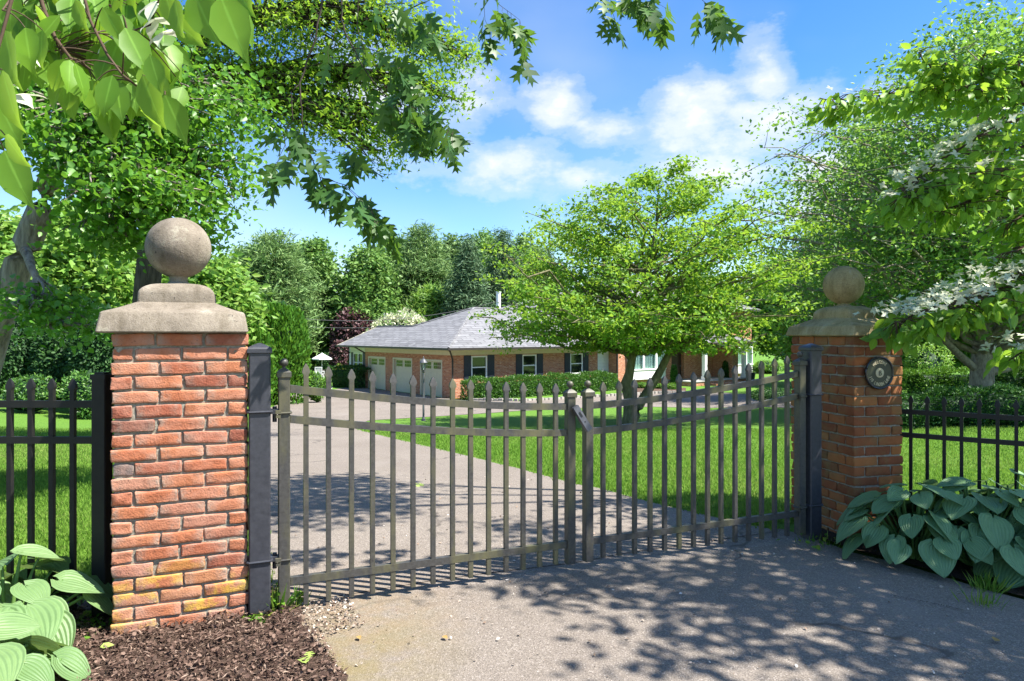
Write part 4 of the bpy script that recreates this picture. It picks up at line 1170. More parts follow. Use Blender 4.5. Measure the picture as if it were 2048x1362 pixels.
# ------------------------------------------------------------------ side fences
def fence(label, p0, p1, n_pick, spacing, zt0, rails, zb, post=None, off0=0.1):
    p0 = Vector(p0); p1 = Vector(p1); d = (p1-p0); L = d.length; d.normalize(); nrm = Vector((d.y, -d.x, 0))
    root = thing('metal_fence', (p0.x, p0.y, tzf(p0.x, p0.y)), label, 'fence', 'black picket fences beside the pillars')
    global GU, GN
    su, sn = GU, GN; GU, GN = d, nrm
    for z in rails:
        mb = MB(); c = (p0+p1)/2; mb.obox((c.x, c.y, z), d, nrm, UP, L/2, 0.014, 0.0175, 0.0025); mb.build('rail', M_['fence'], root)
    for i in range(n_pick):
        q = p0+d*(off0+i*spacing); mb = MB(); spear(mb, Vector((q.x, q.y, 0)), zb, zt0, 0.0115); mb.build('picket', M_['fence'], root)
    if post:
        q = Vector(post[0]); h = post[1]; mb = MB(); zg = tzf(q.x, q.y)-0.05
        mb.obox((q.x, q.y, (zg+post[2]-0.02)/2), d, nrm, UP, h, h, (post[2]-0.02-zg)/2, 0.004); po = mb.build('post', M_['fence'], root)
        c = MB(); c.obox((q.x, q.y, post[2]-0.028), d, nrm, UP, h+0.005, h+0.005, 0.012, 0.003); c.obox((q.x, q.y, post[2]-0.012), d, nrm, UP, h*0.7, h*0.7, 0.006); c.build('post_cap', M_['fence'], po)
    GU, GN = su, sn
    return root
fence('black metal picket fence to the left of the sunlit pillar', (-2.085, 3.45, 0), (-5.2, 3.49, 0), 29, 0.107, 1.225, (1.096, 0.914, 0.15), 0.05, post=((-2.072, 3.45, 0), 0.035, 1.263), off0=0.135)
fence('black metal picket fence behind the hostas by the plaque pillar', (2.76, 5.354, 0), (5.6, 3.27, 0), 28, 0.107, 0.985, (0.861, 0.684, -0.06), -0.16, off0=0.32)

# ------------------------------------------------------------------ plaque
def text_mesh(s, size):
    cu = bpy.data.curves.new('txt', 'FONT'); cu.body = s; cu.size = size; cu.align_x = 'CENTER'; cu.extrude = 0.0012; cu.offset = 0.0007; cu.resolution_u = 2
    o = bpy.data.objects.new('txt', cu); COL.objects.link(o)
    dg = bpy.context.evaluated_depsgraph_get(); me = o.evaluated_get(dg).to_mesh()
    V = [v.co.copy() for v in me.vertices]; F = [tuple(p.vertices) for p in me.polygons]
    o.evaluated_get(dg).to_mesh_clear(); bpy.data.objects.remove(o); bpy.data.curves.remove(cu)
    return V, F
def plaque():
    ang = rad(13); ux = Vector((math.cos(ang), math.sin(ang), 0)); nn = Vector((math.sin(ang), -math.cos(ang), 0))
    # centre on the right-hand face plane
    c0 = Vector((2.405, 4.80, 0)); r = (1755-CX)/FPX
    s = (r*c0.y-c0.x)/(ux.x-r*ux.y); p = c0+ux*s+nn*0.010; p.z = CAMZ-(745.5-HY)/FPX*p.y
    R = 0.1165
    root = thing('welcome_plaque', tuple(p), 'round olive black plaque reading WELCOME on the shaded brick pillar', 'plaque')
    Mx = Matrix((ux, UP, nn)).transposed()   # local x,y in plane, z out
    mb = MB(); mb.lathe(p, [(R*0.95, 0.0), (R*0.95, 0.010), (0.001, 0.010)], 48, Mx); mb.build('disc', M_['plaque'], root)
    rim = MB(); pts = [p+ux*math.cos(t)*R*0.945+UP*math.sin(t)*R*0.945+nn*0.009 for t in np.linspace(0, 2*math.pi, 56, endpoint=False)]
    rim.tube(pts, 0.0085, 10, closed=True); rim.build('rim', M_['plaque_rim'], root)
    em = MB(); em.lathe(p+nn*0.010, [(0.034, 0.0), (0.034, 0.003), (0.030, 0.0042), (0.001, 0.0045)], 32, Mx)
    emo = em.build('emblem', M_['gilt'], root)
    L = MB()
    def put(V, F, M3, o):
        nonlocal L
        b = len(L.v); L.v += [tuple(o+M3@v) for v in V]
        for f in F: L.f.append(tuple(b+i for i in f)); L.sm.append(False)
    def arc(s_, rad_, a_mid, span, size, flip):
        n = len(s_)
        for i, ch in enumerate(s_):
            if ch == ' ': continue
            a_ = a_mid+(-1 if not flip else 1)*span*((i+0.5)/n-0.5)
            V, F = text_mesh(ch, size)
            V = [Vector((v.x*0.72, v.y, v.z)) for v in V]
            rot = a_-math.pi/2 if not flip else a_+math.pi/2
            o2 = Vector((math.cos(a_), math.sin(a_), 0))*rad_
            Rm = Matrix.Rotation(rot, 3, 'Z')
            put(V, F, Mx@Rm, p+Mx@o2+nn*0.0112)
    arc('WELCOME', 0.066, math.pi/2, rad(92), 0.032, False)
    L.build('welcome_lettering', M_['gilt'], root); L = MB()
    arc('110 LINDEN LANE', 0.091, -math.pi/2, rad(146), 0.032, True)
    L.build('address_lettering', M_['gilt'], root)
    L = MB(); V, F = text_mesh('B', 0.052); b = 0
    L.v = [tuple(p+Mx@Vector((v.x, v.y-0.0185, v.z))+nn*0.0152) for v in V]; L.f = F; L.sm = [False]*len(F)
    L.build('monogram', M_['plaque'], emo)
plaque()
# ------------------------------------------------------------------ house (local frame: x along the front, y along the garage side, z up)
HZ = -2.07
HOUSE = thing('brick_house', (-3.23, 37.0, HZ), 'long low red brick house with grey shingle roof and three garage doors', 'house', rz=math.atan2(0.632, 0.775))
def hb(mb, name, mat, parent=HOUSE, bevel=0.0): return mb.build(name, mat, parent, world=False, bevel=bevel)
class Wall:
    """wall plane with openings; axis 'x' (plane y=c, faces -y) or 'y' (plane x=c, faces -x)"""
    def __init__(s, axis, c): s.axis = axis; s.c = c; s.mb = MB()
    def P(s, t, z, d=0.0): return (t, s.c+d, z) if s.axis == 'x' else (s.c+d, t, z)
    def quad(s, t0, t1, z0, z1, d=0.0): s.mb.face([s.P(t0, z0, d), s.P(t1, z0, d), s.P(t1, z1, d), s.P(t0, z1, d)])
    def fill(s, t0, t1, z0, z1, ops, depth=0.14):
        ops = sorted(ops); cur = t0
        for (a, b, c, e) in ops:
            if a > cur: s.quad(cur, a, z0, z1)
            if c > z0: s.quad(a, b, z0, c)
            if e < z1: s.quad(a, b, e, z1)
            for (ta, tb, za, zb) in ((a, a, c, e), (b, b, c, e)):
                s.mb.face([s.P(ta, za), s.P(ta, za, depth), s.P(ta, zb, depth), s.P(ta, zb)])
            s.mb.face([s.P(a, e), s.P(b, e), s.P(b, e, depth), s.P(a, e, depth)])
            s.mb.face([s.P(a, c), s.P(b, c), s.P(b, c, depth), s.P(a, c, depth)])
            cur = b
        if cur < t1: s.quad(cur, t1, z0, z1)
EAVE = 2.70
doors = [(1.0, 3.29, 0.0, 2.08), (4.20, 6.49, 0.0, 2.08), (7.42, 9.70, 0.0, 2.08)]
wins = [(1.25, 2.35, 1.02, 2.30), (4.95, 6.05, 1.02, 2.30), (8.85, 9.95, 1.02, 2.30)]
w = Wall('x', 0.0); w.fill(0, 11.3, -0.3, EAVE, wins, 0.10); hb(w.mb, 'front_wall', M_['hbrick'])
w = Wall('y', 0.0); w.fill(0, 10.15, -0.3, EAVE, doors, 0.16); hb(w.mb, 'garage_wall', M_['hbrick'])
# back body so that nothing is see-through
mb = MB(); mb.box(0.3, 12.2, 0.3, 10.1, -0.3, EAVE-0.02); mb.box(0.7, 5.2, 9.9, 12.5, -0.3, EAVE-0.03); hb(mb, 'rear_walls', M_['hbrick'])
mb = MB(); mb.box(0, 9.3, -0.09, -0.004, -0.3, 0.98); hb(mb, 'brick_ledge', M_['hbrick'])
# siding pieces
w = Wall('x', -0.02); w.fill(11.3, 12.32, -0.3, EAVE, []); hb(w.mb, 'siding_panel', M_['siding'])
w = Wall('y', 0.08); w.fill(10.15, 12.65, -0.3, EAVE, [(10.62, 12.05, 0.95, 2.25)], 0.1); w.mb.face([(0.08, 12.65, -0.3), (5.2, 12.65, -0.3), (5.2, 12.65, EAVE), (2.3, 12.65, EAVE+1.2), (0.08, 12.65, EAVE)]); w.mb.face([(0, 10.15, -0.3), (0, 10.15, EAVE), (0.08, 10.15, EAVE), (0.08, 10.15, -0.3)]); hb(w.mb, 'siding_wall', M_['siding'])
def window(axis, c, t0, t1, z0, z1, mull=True, glass='glass', depth=0.08, sills=True):
    """frame proud of the glass; glass and sill are pieces of the window"""
    W = Wall(axis, c)
    def bx(mb, ta, tb, za, zb, d0, d1):
        if axis == 'x': mb.box(ta, tb, c+d0, c+d1, za, zb)
        else: mb.box(c+d0, c+d1, ta, tb, za, zb)
    fr = MB(); fw = 0.075
    bx(fr, t0, t0+fw, z0, z1, -0.015, depth); bx(fr, t1-fw, t1, z0, z1, -0.015, depth)
    bx(fr, t0+fw, t1-fw, z1-fw, z1, -0.013, depth); bx(fr, t0+fw, t1-fw, z0, z0+fw, -0.013, depth)
    zm = (z0+z1)/2
    bx(fr, t0+fw, t1-fw, zm-0.03, zm+0.03, 0.0, depth-0.01)
    if mull == 'double': tm = (t0+t1)/2; bx(fr, tm-0.06, tm+0.06, z0+fw, z1-fw, -0.011, depth)
    f = hb(fr, 'window', M_['white'])
    gl = MB(); bx(gl, t0+fw*0.5, t1-fw*0.5, z0+fw*0.5, z1-fw*0.5, 0.045, 0.06); hb(gl, 'pane', M_[glass], f)
    si = MB(); bx(si, t0-0.04, t1+0.04, z0-0.06, z0, -0.06, 0.03); hb(si, 'sill', M_['white'], f)
    return f
for (a, b, c, e) in wins:
    window('x', 0.0, a, b, c, e)
    for (s0, s1) in ((a-0.50, a-0.03), (b+0.03, b+0.50)):
        m = MB(); m.box(s0, s1, -0.045, -0.004, c-0.05, e+0.04)
        for k in range(14): z = c+0.02+(e-c-0.08)*k/14; m.box(s0+0.06, s1-0.06, -0.055, -0.045, z, z+0.055)
        hb(m, 'shutter', M_['shutter'])
window('y', 0.08, 10.62, 12.05, 0.95, 2.25, 'double')
for (s0, s1) in ((10.24, 10.6), (12.07, 12.33)):
    m = MB(); m.box(0.04, 0.077, s0, s1, 0.9, 2.28); hb(m, 'shutter', M_['shutter'])
# garage doors with two groups of panes
for (a, b, c, e) in doors:
    m = MB(); m.box(0.10, 0.15, a, b, c+0.01, e-0.005)
    for k in range(1, 8):
        t = a+(b-a)*k/8; m.box(0.094, 0.10, t-0.006, t+0.006, c+0.02, e-0.62)
    m.box(0.085, 0.10, a+0.02, b-0.02, e-0.62, e-0.56)
    m.box(-0.02, 0.10, a, a+0.10, c, e-0.10); m.box(-0.02, 0.10, b-0.10, b, c, e-0.10); m.box(-0.022, 0.10, a, b, e-0.10, e)
    gd = hb(m, 'garage_door', M_['garage'])
    for g0 in (a+0.26, (a+b)/2+0.12):
        g1 = g0+(b-a)/2-0.38
        wn = MB(); wn.box(0.088, 0.10, g0-0.04, g1+0.04, e-0.55, e-0.13)
        wo = hb(wn, 'window', M_['garage'], gd)
        pn = MB()
        for i in range(4):
            for j in range(2):
                x0 = g0+(g1-g0)*i/4+0.012; x1 = g0+(g1-g0)*(i+1)/4-0.012; z0 = e-0.53+0.19*j; pn.box(0.080, 0.088, x0, x1, z0+0.012, z0+0.178)
        hb(pn, 'pane', M_['glass'], wo)
# frieze, soffit, gutters
OV = 0.72
mb = MB()
mb.box(-0.03, 11.3, -0.032, -0.003, 2.36, EAVE); mb.box(-0.032, -0.003, 0.0, 10.15, 2.36, EAVE)
hb(mb, 'frieze_board', M_['cream'])
mb = MB(); mb.box(-OV, 12.3, -OV, 0.3, EAVE, EAVE+0.03); mb.box(-OV, 0.6, 0.3, 12.75, EAVE, EAVE+0.03); hb(mb, 'soffit', M_['cream'])
# roof of the low wings
SL = 0.415
def zr(d): return EAVE+0.06+SL*d
rf = MB(); o = OV+0.04
yr = 5.07; ra = yr+o            # run to the ridge
zA = zr(ra); xs0 = -o+ra        # ridge start
yB = 10.15+o
# front plane, hip end plane (continuous with the garage roof), back plane
rf.face([(-o, -o, zr(0)), (12.3, -o, zr(0)), (14.5, -o+2.2, zr(2.2)), (14.5, yr, zA), (xs0, yr, zA)])
bh = 3.05; xB = -o+bh; yend = 12.8
rf.face([(-o, -o, zr(0)), (xs0, yr, zA), (xB, yB-bh, zr(bh)), (xB, yend, zr(bh)), (-o, yend, zr(0))])
rf.face([(xs0, yr, zA), (14.5, yr, zA), (14.5, yB, zr(0)), (-o+2*bh, yB, zr(0)), (xB, yB-bh, zr(bh))])
rf.face([(xB, yB-bh, zr(bh)), (-o+2*bh, yB, zr(0)), (-o+2*bh, yend, zr(0)), (xB, yend, zr(bh))])
ROOF = hb(rf, 'roof', M_['shingle'])
cap = MB()
for p, q in (((-o, -o, zr(0)), (xs0, yr, zA)), ((xs0, yr, zA), (14.5, yr, zA)), ((xB, yend, zr(bh)), (xB, yB-bh, zr(bh))), ((xB, yB-bh, zr(bh)), (xs0, yr, zA))):
    p = Vector(p); q = Vector(q); cap.tube([p+Vector((0,0,.015)), q+Vector((0,0,.015))], 0.07, 6)
hb(cap, 'ridge_cap', M_['shingle'], ROOF)
mb = MB(); mb.box(-o-0.09, 12.3, -o-0.10, -o-0.005, EAVE-0.04, EAVE+0.075); mb.box(-o-0.10, -o-0.005, -o-0.005, yend, EAVE-0.041, EAVE+0.074); hb(mb, 'gutter', M_['gutter'])
mb = MB(); mb.box(-o+0.0, xB, yend-0.03, yend+0.02, EAVE-0.02, EAVE+0.04)
mb.face([(-o, yend+0.025, zr(0)-0.14), (xB, yend+0.025, zr(bh)-0.14), (xB, yend+0.025, zr(bh)+0.02), (-o, yend+0.025, zr(0)+0.02)]); hb(mb, 'rake_board', M_['cream'])
# downspouts
def spout(pts, r=0.05): m = MB(); m.tube(pts, r, 8); hb(m, 'downspout', M_['gutter'])
spout([(-o+0.02, -o, EAVE), (-0.45, -0.45, EAVE-0.12), (-0.06, -0.10, EAVE-0.55), (-0.06, -0.10, 0.1)])
spout([(-o, yend-0.3, EAVE), (0.06, yend-0.25, EAVE-0.45)], 0.045)
spout([(-o, 10.25, EAVE), (-0.05, 10.22, EAVE-0.4), (0.3, 10.25, EAVE-0.6), (0.38, 10.22, 0.2)], 0.045)
# white flue pipe behind the ridge
fl = MB(); fl.tube([(9.9, 8.6, 3.6), (9.9, 8.6, 6.55)], 0.17, 12); fl.tube([(9.9, 8.6, 6.55), (9.9, 8.6, 6.62)], 0.21, 12); hb(fl, 'flue', M_['white'], ROOF)

# taller main block
MX0, MX1, MY0, MY1, ME = 12.32, 28.0, -0.8, 11.0, 5.45
lb, rb_ = (13.25, 16.9, 0.5, 2.55), (24.4, 27.7, 0.5, 2.55)
w = Wall('x', MY0); w.fill(MX0, MX1, -0.3, ME, [lb, (17.9, 19.3, 0.25, 2.45), rb_], 0.3); hb(w.mb, 'main_wall', M_['hbrick'])
mb = MB(); mb.box(MX0+0.001, MX1, MY0+0.5, MY1, -0.3, ME-0.01); mb.face([(MX0, MY0, -0.3), (MX0, MY0, ME), (MX0, MY0+0.6, ME), (MX0, MY0+0.6, -0.3)]); mb.face([(MX1, MY0, -0.3), (MX1, MY0, ME), (MX1, MY0+0.6, ME), (MX1, MY0+0.6, -0.3)]); hb(mb, 'main_walls', M_['hbrick'])
spout([(MX0-0.1, MY0-0.4, ME), (MX0-0.07, MY0-0.05, ME-0.5), (MX0-0.07, MY0-0.05, 0.2), (MX0-0.3, MY0-0.3, 0.05)], 0.06)
m2 = MB(); ov = 0.55; s2 = 0.36; x0, x1, y0, y1 = MX0-ov, MX1+ov, MY0-ov, MY1+ov; run = (y1-y0)/2; zt = ME+s2*run; ym = (y0+y1)/2
m2.face([(x0,y0,ME), (x1,y0,ME), (x1-run,ym,zt), (x0+run,ym,zt)]); m2.face([(x0,y1,ME), (x0,y0,ME), (x0+run,ym,zt)]); m2.face([(x1,y0,ME), (x1,y1,ME), (x1-run,ym,zt)]); m2.face([(x1,y1,ME), (x0,y1,ME), (x0+run,ym,zt), (x1-run,ym,zt)])
R2 = hb(m2, 'main_roof', M_['shingle'])
mb = MB(); mb.box(x0, x1, y0, y1, ME-0.16, ME-0.01); hb(mb, 'eaves_board', M_['gutter'])
# bay windows: white frames over panels, glass with curtains behind
def bay(x0, x1, lights):
    y = MY0-0.30; m = MB()
    m.box(x0, x1, y+0.02, MY0+0.02, 0.5, 1.12); m.box(x0-0.02, x1+0.02, y-0.04, MY0+0.0, 1.12, 1.20); m.box(x0-0.02, x1+0.02, y-0.03, MY0+0.02, 2.46, 2.62)
    m.box(x0, x0+0.1, y, MY0, 1.20, 2.46); m.box(x1-0.1, x1, y, MY0, 1.20, 2.46)
    m.box(x0+0.06, x1-0.06, y+0.012, y+0.02, 0.58, 1.04)
    n = len(lights)-1
    for t in lights[1:-1]: m.box(t-0.09, t+0.09, y, y+0.10, 1.20, 2.46)
    b = hb(m, 'bay_window', M_['white'])
    g = MB(); g.box(x0+0.1, x1-0.1, y+0.05, y+0.06, 1.20, 2.46); hb(g, 'pane', M_['clear'], b)
    c = MB(); nn_ = 90
    pts = [(x0+0.12+(x1-x0-0.24)*i/nn_, MY0-0.10+0.035*math.sin(i*1.3)+0.02*math.sin(i*0.41)) for i in range(nn_+1)]
    for i in range(nn_): c.face([(pts[i][0], pts[i][1], 1.2), (pts[i+1][0], pts[i+1][1], 1.2), (pts[i+1][0], pts[i+1][1], 2.46), (pts[i][0], pts[i][1], 2.46)], True)
    hb(c, 'curtain', M_['curtain'], b)
    d = MB(); d.box(x0+0.02, x1-0.02, MY0-0.02, MY0+0.28, 0.5, 2.5); hb(d, 'backing', M_['shutter'], b)
bay(13.25, 16.9, [13.25, 14.6, 15.9, 16.9]); bay(24.4, 27.7, [24.4, 25.3, 26.8, 27.7])
# entrance
mb = MB(); mb.box(17.9, 19.3, MY0+0.22, MY0+0.28, 0.25, 2.45); dr = hb(mb, 'front_door', M_['door'])
mb = MB(); mb.box(19.12, 19.18, MY0+0.16, MY0+0.22, 1.2, 1.32); hb(mb, 'handle', M_['grey_metal'], dr)
mb = MB(); mb.box(17.3, 24.2, -3.0, MY0-0.01, -0.2, 0.28); st = hb(mb, 'entrance_step', M_['hbrick'])
mb = MB(); mb.box(17.25, 24.25, -3.05, MY0-0.02, 0.28, 0.34); hb(mb, 'step_slab', M_['step'], st)
mb = MB(); mb.box(19.0, 22.6, -3.7, -3.06, -0.2, 0.14); hb(mb, 'lower_step', M_['hbrick'])
mb = MB(); mb.box(22.75, 23.45, -2.5, MY0-0.01, 0.345, 2.85); hb(mb, 'brick_pier', M_['hbrick'])
mb = MB(); mb.face([(17.0, -3.3, 2.95), (24.7, -3.3, 2.95), (24.4, MY0-0.01, 3.55), (17.3, MY0-0.01, 3.55)]); mb.face([(17.0, -3.3, 2.95), (17.3, MY0-0.01, 3.55), (17.0, MY0-0.01, 2.95)]); mb.face([(24.7, -3.3, 2.95), (24.7, MY0-0.01, 2.95), (24.4, MY0-0.01, 3.55)]); pr = hb(mb, 'porch_roof', M_['shingle'])
mb = MB(); mb.box(17.0, 24.7, -3.32, -3.2, 2.83, 2.94); hb(mb, 'gutter', M_['gutter'], pr)
mb = MB(); mb.box(17.15, 24.5, -3.18, MY0-0.01, 2.66, 2.86); hb(mb, 'porch_beam', M_['white'], pr)
for x in (18.95, 23.75):
    mb = MB(); mb.box(x-0.17, x+0.17, -2.95, -2.61, 0.345, 0.62); mb.box(x-0.13, x+0.13, -2.91, -2.65, 0.62, 2.5); mb.box(x-0.17, x+0.17, -2.95, -2.61, 2.5, 2.66); hb(mb, 'column', M_['white'])
# ------------------------------------------------------------------ vegetation
def wpt(px, py, Y): p = at(px, py, Y); return (p.x, p.y, p.z)
def base_at(px, Y): x = (px-CX)/FPX*Y; return (x, Y, tzf(x, Y))

# the spreading young tree on the front lawn
cb = gp(1257, 848); Yc = cb[1]
k = Yc/FPX
def cp(px, py, r, dy=0): p = at(px, py, Yc+dy); return (p.x, p.y, p.z, r)
profile_tree('lawn_tree', 'spreading yellow green tree with forked mossy trunk on the front lawn', 'tree', cb, 7.4,
    [(0.29, 2.4), (0.345, 3.7), (0.42, 4.2), (0.56, 3.85), (0.70, 3.5), (0.82, 3.05), (0.92, 2.1), (1.0, 0.7)], 0.19, zb=0.275, cut=lambda c: (c[2]-cb[2]) < (2.12 if math.hypot(c[0]-cb[0]-.7, c[1]-cb[1]) < 2.7 else 1.75), n_br=132, cl=8, per=50, size=0.12,
    sig=(0.22, 0.22, 0.075), rise=0.42, leaf='l_center', bark='bark_mossy', tpl='diamond', up=0.9, droop=0.30, irregular=0.2, seed=21, inner=0.35, spread=0.15,
    trunk_pts=[cp(1257,856,.24), cp(1257,830,.165), cp(1257,795,.15), cp(1252,768,.18), cp(1259,745,.13), cp(1264,715,.12), cp(1275,660,.12), cp(1295,560,.085), cp(1312,450,.04), cp(1318,365,.012)],
    stems=[[cp(1262,850,.15,.1), cp(1276,812,.15,.1), cp(1294,785,.13,.1), cp(1318,750,.12,.1), cp(1334,712,.10,.0), cp(1352,682,.07), cp(1400,640,.05,-.2), cp(1450,590,.02,-.4)],
           [cp(1334,712,.075), cp(1375,688,.055,-.1), cp(1420,684,.045,-.2), cp(1470,700,.02,-.3)], [cp(1352,682,.05), cp(1345,640,.04), cp(1360,560,.015)],
           [cp(1262,720,.075), cp(1225,675,.05,-.2), cp(1150,640,.03,-.4), cp(1090,625,.012,-.6)]])

# big tree by the clipped hedges on the right
rb0 = base_at(1963, 21.5)
def rp(px, py, r, Y=21.5): p = at(px, py, Y); return (p.x, p.y, p.z, r)
profile_tree('shade_tree', 'large pale trunked shade tree rising between clipped hedges on the right', 'tree', rb0, 12.4,
    [(0.265, 3.6), (0.33, 5.2), (0.45, 5.9), (0.58, 5.9), (0.68, 5.0), (0.80, 3.9), (0.90, 2.9), (1.0, 0.8)], 0.36, zb=0.12, n_br=215, cl=6, per=60, size=0.15,
    sig=(0.42, 0.42, 0.24), rise=0.4, leaf='l_beech', bark='bark_light', tpl='diamond', up=0.7, droop=0.25, irregular=0.2, seed=5, inner=0.25,
    trunk_pts=[(rb0[0], rb0[1], rb0[2]-.2, .52), rp(1963,810,.43), rp(1964,775,.36), rp(1965,735,.33), rp(1967,690,.30), rp(1968,655,.24), rp(1966,600,.17), rp(1960,520,.13), rp(1975,400,.10), rp(1985,250,.06), rp(1990,100,.02)],
    stems=[[rp(1968,690,.20), rp(1990,640,.16), rp(2022,600,.13), rp(2060,570,.10), rp(2120,520,.06)], [rp(1963,745,.14), rp(1930,722,.12), rp(1898,690,.10,21.0), rp(1862,650,.06,20.6), rp(1830,620,.03,20.2)],
           [rp(1974,745,.15), rp(2010,738,.13), rp(2050,728,.11), rp(2110,700,.05)], [rp(1966,665,.13), rp(1942,620,.10), rp(1925,560,.06), rp(1915,480,.03)], [rp(1985,645,.10), rp(2040,612,.07), rp(2100,585,.04)]])
# slimmer airy tree behind it
profile_tree('birch_tree', 'tall airy small leaved tree against the cloud right of the lawn tree', 'tree', base_at(1740, 33), 13.6,
    [(0.16, 3.2), (0.3, 4.2), (0.45, 4.4), (0.58, 3.9), (0.70, 2.9), (0.82, 2.0), (0.92, 1.2), (1.0, 0.25)], 0.20, zb=0.1, n_br=200, cl=6, per=40, size=0.18,
    sig=(0.34, 0.34, 0.26), rise=0.55, leaf='l_right', bark='bark_grey', tpl='diamond', up=0.5, droop=0.35, irregular=0.24, seed=8, inner=0.2)

# old maple behind the left pillar whose crown reaches over the drive
def lob(px, py, Y, rx, ry, rz, n, ai): p = at(px, py, Y); return (p.x, p.y, p.z, rx, ry, rz, n, ai)
mb0 = base_at(287, 14)
lobe_tree('maple_tree', 'tall old maple with dark trunk behind the stone ball of the sunlit pillar', 'tree',
    [(mb0[0], mb0[1], mb0[2]-.2, .42), (mb0[0]+.02, 14, 1.0, .29), (mb0[0]+.1, 14, 2.8, .25), (mb0[0]+.35, 13.9, 4.6, .22), (mb0[0]+.9, 13.8, 6.2, .18), (mb0[0]+1.5, 13.6, 7.6, .13), (mb0[0]+2.0, 13.4, 9.2, .07)],
    [lob(400,60,13,1.2,1.2,.7,57,5), lob(520,30,12.5,1.2,1.2,.6,57,5), lob(640,40,13,1.3,1.2,.65,64,5), lob(770,50,13,1.2,1.1,.6,57,5), lob(870,95,13.5,.9,.9,.5,40,5),
     lob(470,140,13.5,1.0,1.0,.5,43,4), lob(570,150,13,1.2,1.1,.55,60,4), lob(690,150,13.5,1.2,1.1,.6,60,4), lob(800,170,13,1.0,1.0,.5,47,4), lob(880,190,13.5,.55,.6,.4,18,4),
     lob(600,240,13.2,.8,.9,.35,31,4), lob(700,250,13,1.0,1.0,.45,47,4), lob(800,260,13.2,.8,.8,.4,34,4), lob(745,300,13,.55,.6,.3,18,4), lob(930,110,13.5,.35,.4,.22,10,5), lob(860,280,13.4,.35,.4,.2,10,4), lob(545,235,13.4,.5,.5,.25,12,4),
     lob(410,250,14,.7,.8,.5,24,3), lob(380,340,14,.6,.7,.5,18,3), lob(420,400,14,.45,.5,.35,11,3), lob(360,450,14,.5,.6,.45,14,2), lob(430,480,14,.3,.35,.25,6,2), lob(330,300,14.5,.9,.9,.8,31,3), lob(200,200,14.5,1.5,1.2,1.2,43,4), lob(100,120,14.5,1.5,1.2,1.2,36,4), lob(300,130,14,1.3,1.2,.8,43,4),
     lob(560,-120,13,2.0,1.8,1.0,64,6), lob(760,-100,13,1.8,1.6,.9,57,6), lob(360,-120,13.5,2.0,1.8,1.0,50,6)],
    'l_maple', 'bark_dark', per=22, size=0.105, sig=(.27, .27, .14), tpl='trident', up=0.9, droop=0.35, limb_r=0.11, seed=31)

# leaning tree at the left edge
lobe_tree('cherry_tree', 'leaning grey barked tree with glossy leaves at the left edge', 'tree',
    [(-5.95, 7.3, -0.25, 0.21), (-5.65, 7.15, 0.7, 0.165), (-5.28, 7.05, 1.7, 0.14), (-4.98, 7.0, 2.35, 0.13), (-4.62, 6.9, 3.1, 0.11), (-4.3, 6.8, 3.9, 0.10), (-4.0, 6.7, 4.6, 0.06)],
    [lob(40,235,6.8,.7,.7,.42,54,5), lob(200,240,6.3,.8,.7,.5,70,5), lob(330,230,6.6,.75,.7,.45,60,5), lob(430,200,7.0,.5,.6,.4,36,5), lob(215,320,6.4,.65,.7,.38,60,5), lob(270,380,6.1,.75,.7,.4,66,4),
     lob(385,340,6.7,.6,.6,.42,50,4), lob(330,455,6.5,.5,.5,.32,36,4), lob(235,465,6.3,.45,.5,.25,26,4), lob(70,610,6.4,.42,.5,.16,22,3), lob(130,650,6.4,.3,.4,.12,12,2), lob(20,140,6.8,.8,.7,.5,50,6), lob(180,100,6.8,.8,.7,.5,50,6)],
    'l_mid', 'bark_grey', per=28, size=0.064, sig=(.16, .16, .09), tpl='broad', up=0.9, droop=0.5, limb_r=0.06, seed=17)

# ---- sprays: leafy shoots along a branch line
def spray(paths, leaves, parts, line, Y0, Y1, r0, n, size, tpl, wid, hang, droop, up=0.8, facing=0.0, taper=True, start=0.15):
    m = len(line); P = np.array([wpt(px, py, Y0+(Y1-Y0)*i/(m-1)) for i, (px, py) in enumerate(line)])
    t = np.linspace(0, m-1, (m-1)*4+1); Q = np.stack([np.interp(t, np.arange(m), P[:, k]) for k in range(3)], 1)
    Q[1:-1] += RNG.normal(size=(len(Q)-2, 3))*r0*0.5
    paths.append((Q, r0*np.linspace(1, 0.25, len(Q))))
    f = start+(1-start)*RNG.random(n)**0.85
    B = np.stack([np.interp(f*(len(Q)-1), np.arange(len(Q)), Q[:, k]) for k in range(3)], 1)
    d = unit(Q[-1]-Q[0]); side = unit(np.cross(d, [0, 0, 1.0]))
    lat = RNG.normal(size=n)*wid*(1-0.45*f)
    L = B+side*lat[:, None]; L[:, 2] += -hang*RNG.random(n)+RNG.normal(size=n)*0.02
    for i in range(0, n, 5):
        paths.append((np.stack([B[i], (B[i]+L[i])/2+[0, 0, 0.012], L[i]]), np.array([r0*0.25, r0*0.18, r0*0.1])+0.0008))
    D = RNG.normal(size=(n, 3))*0.55+side*np.sign(lat)[:, None]*0.5+d*0.5; D[:, 2] -= droop
    Nn = rand_dirs(n, up); Nn[:, 1] -= facing
    parts.append(leaf_arrays(L, size*(0.75+0.5*RNG.random(n)), D, unit(Nn), tpl, np.clip(0.45+0.28*RNG.normal(size=n), 0, 1)))
    return Q
def bracts(parts, C, size, up=2.0):
    """four-petalled bract flowers lying on the shoots"""
    n = len(C); Nn = rand_dirs(n, up); a = unit(np.cross(Nn, RNG.normal(size=(n, 3)))); b = np.cross(Nn, a)
    for s in (a, b, -a, -b):
        parts.append(leaf_arrays(C, size*(0.85+0.3*RNG.random(n)), s+Nn*0.25, Nn, 'ovate', np.clip(0.7+0.25*RNG.normal(size=n), 0, 1)))

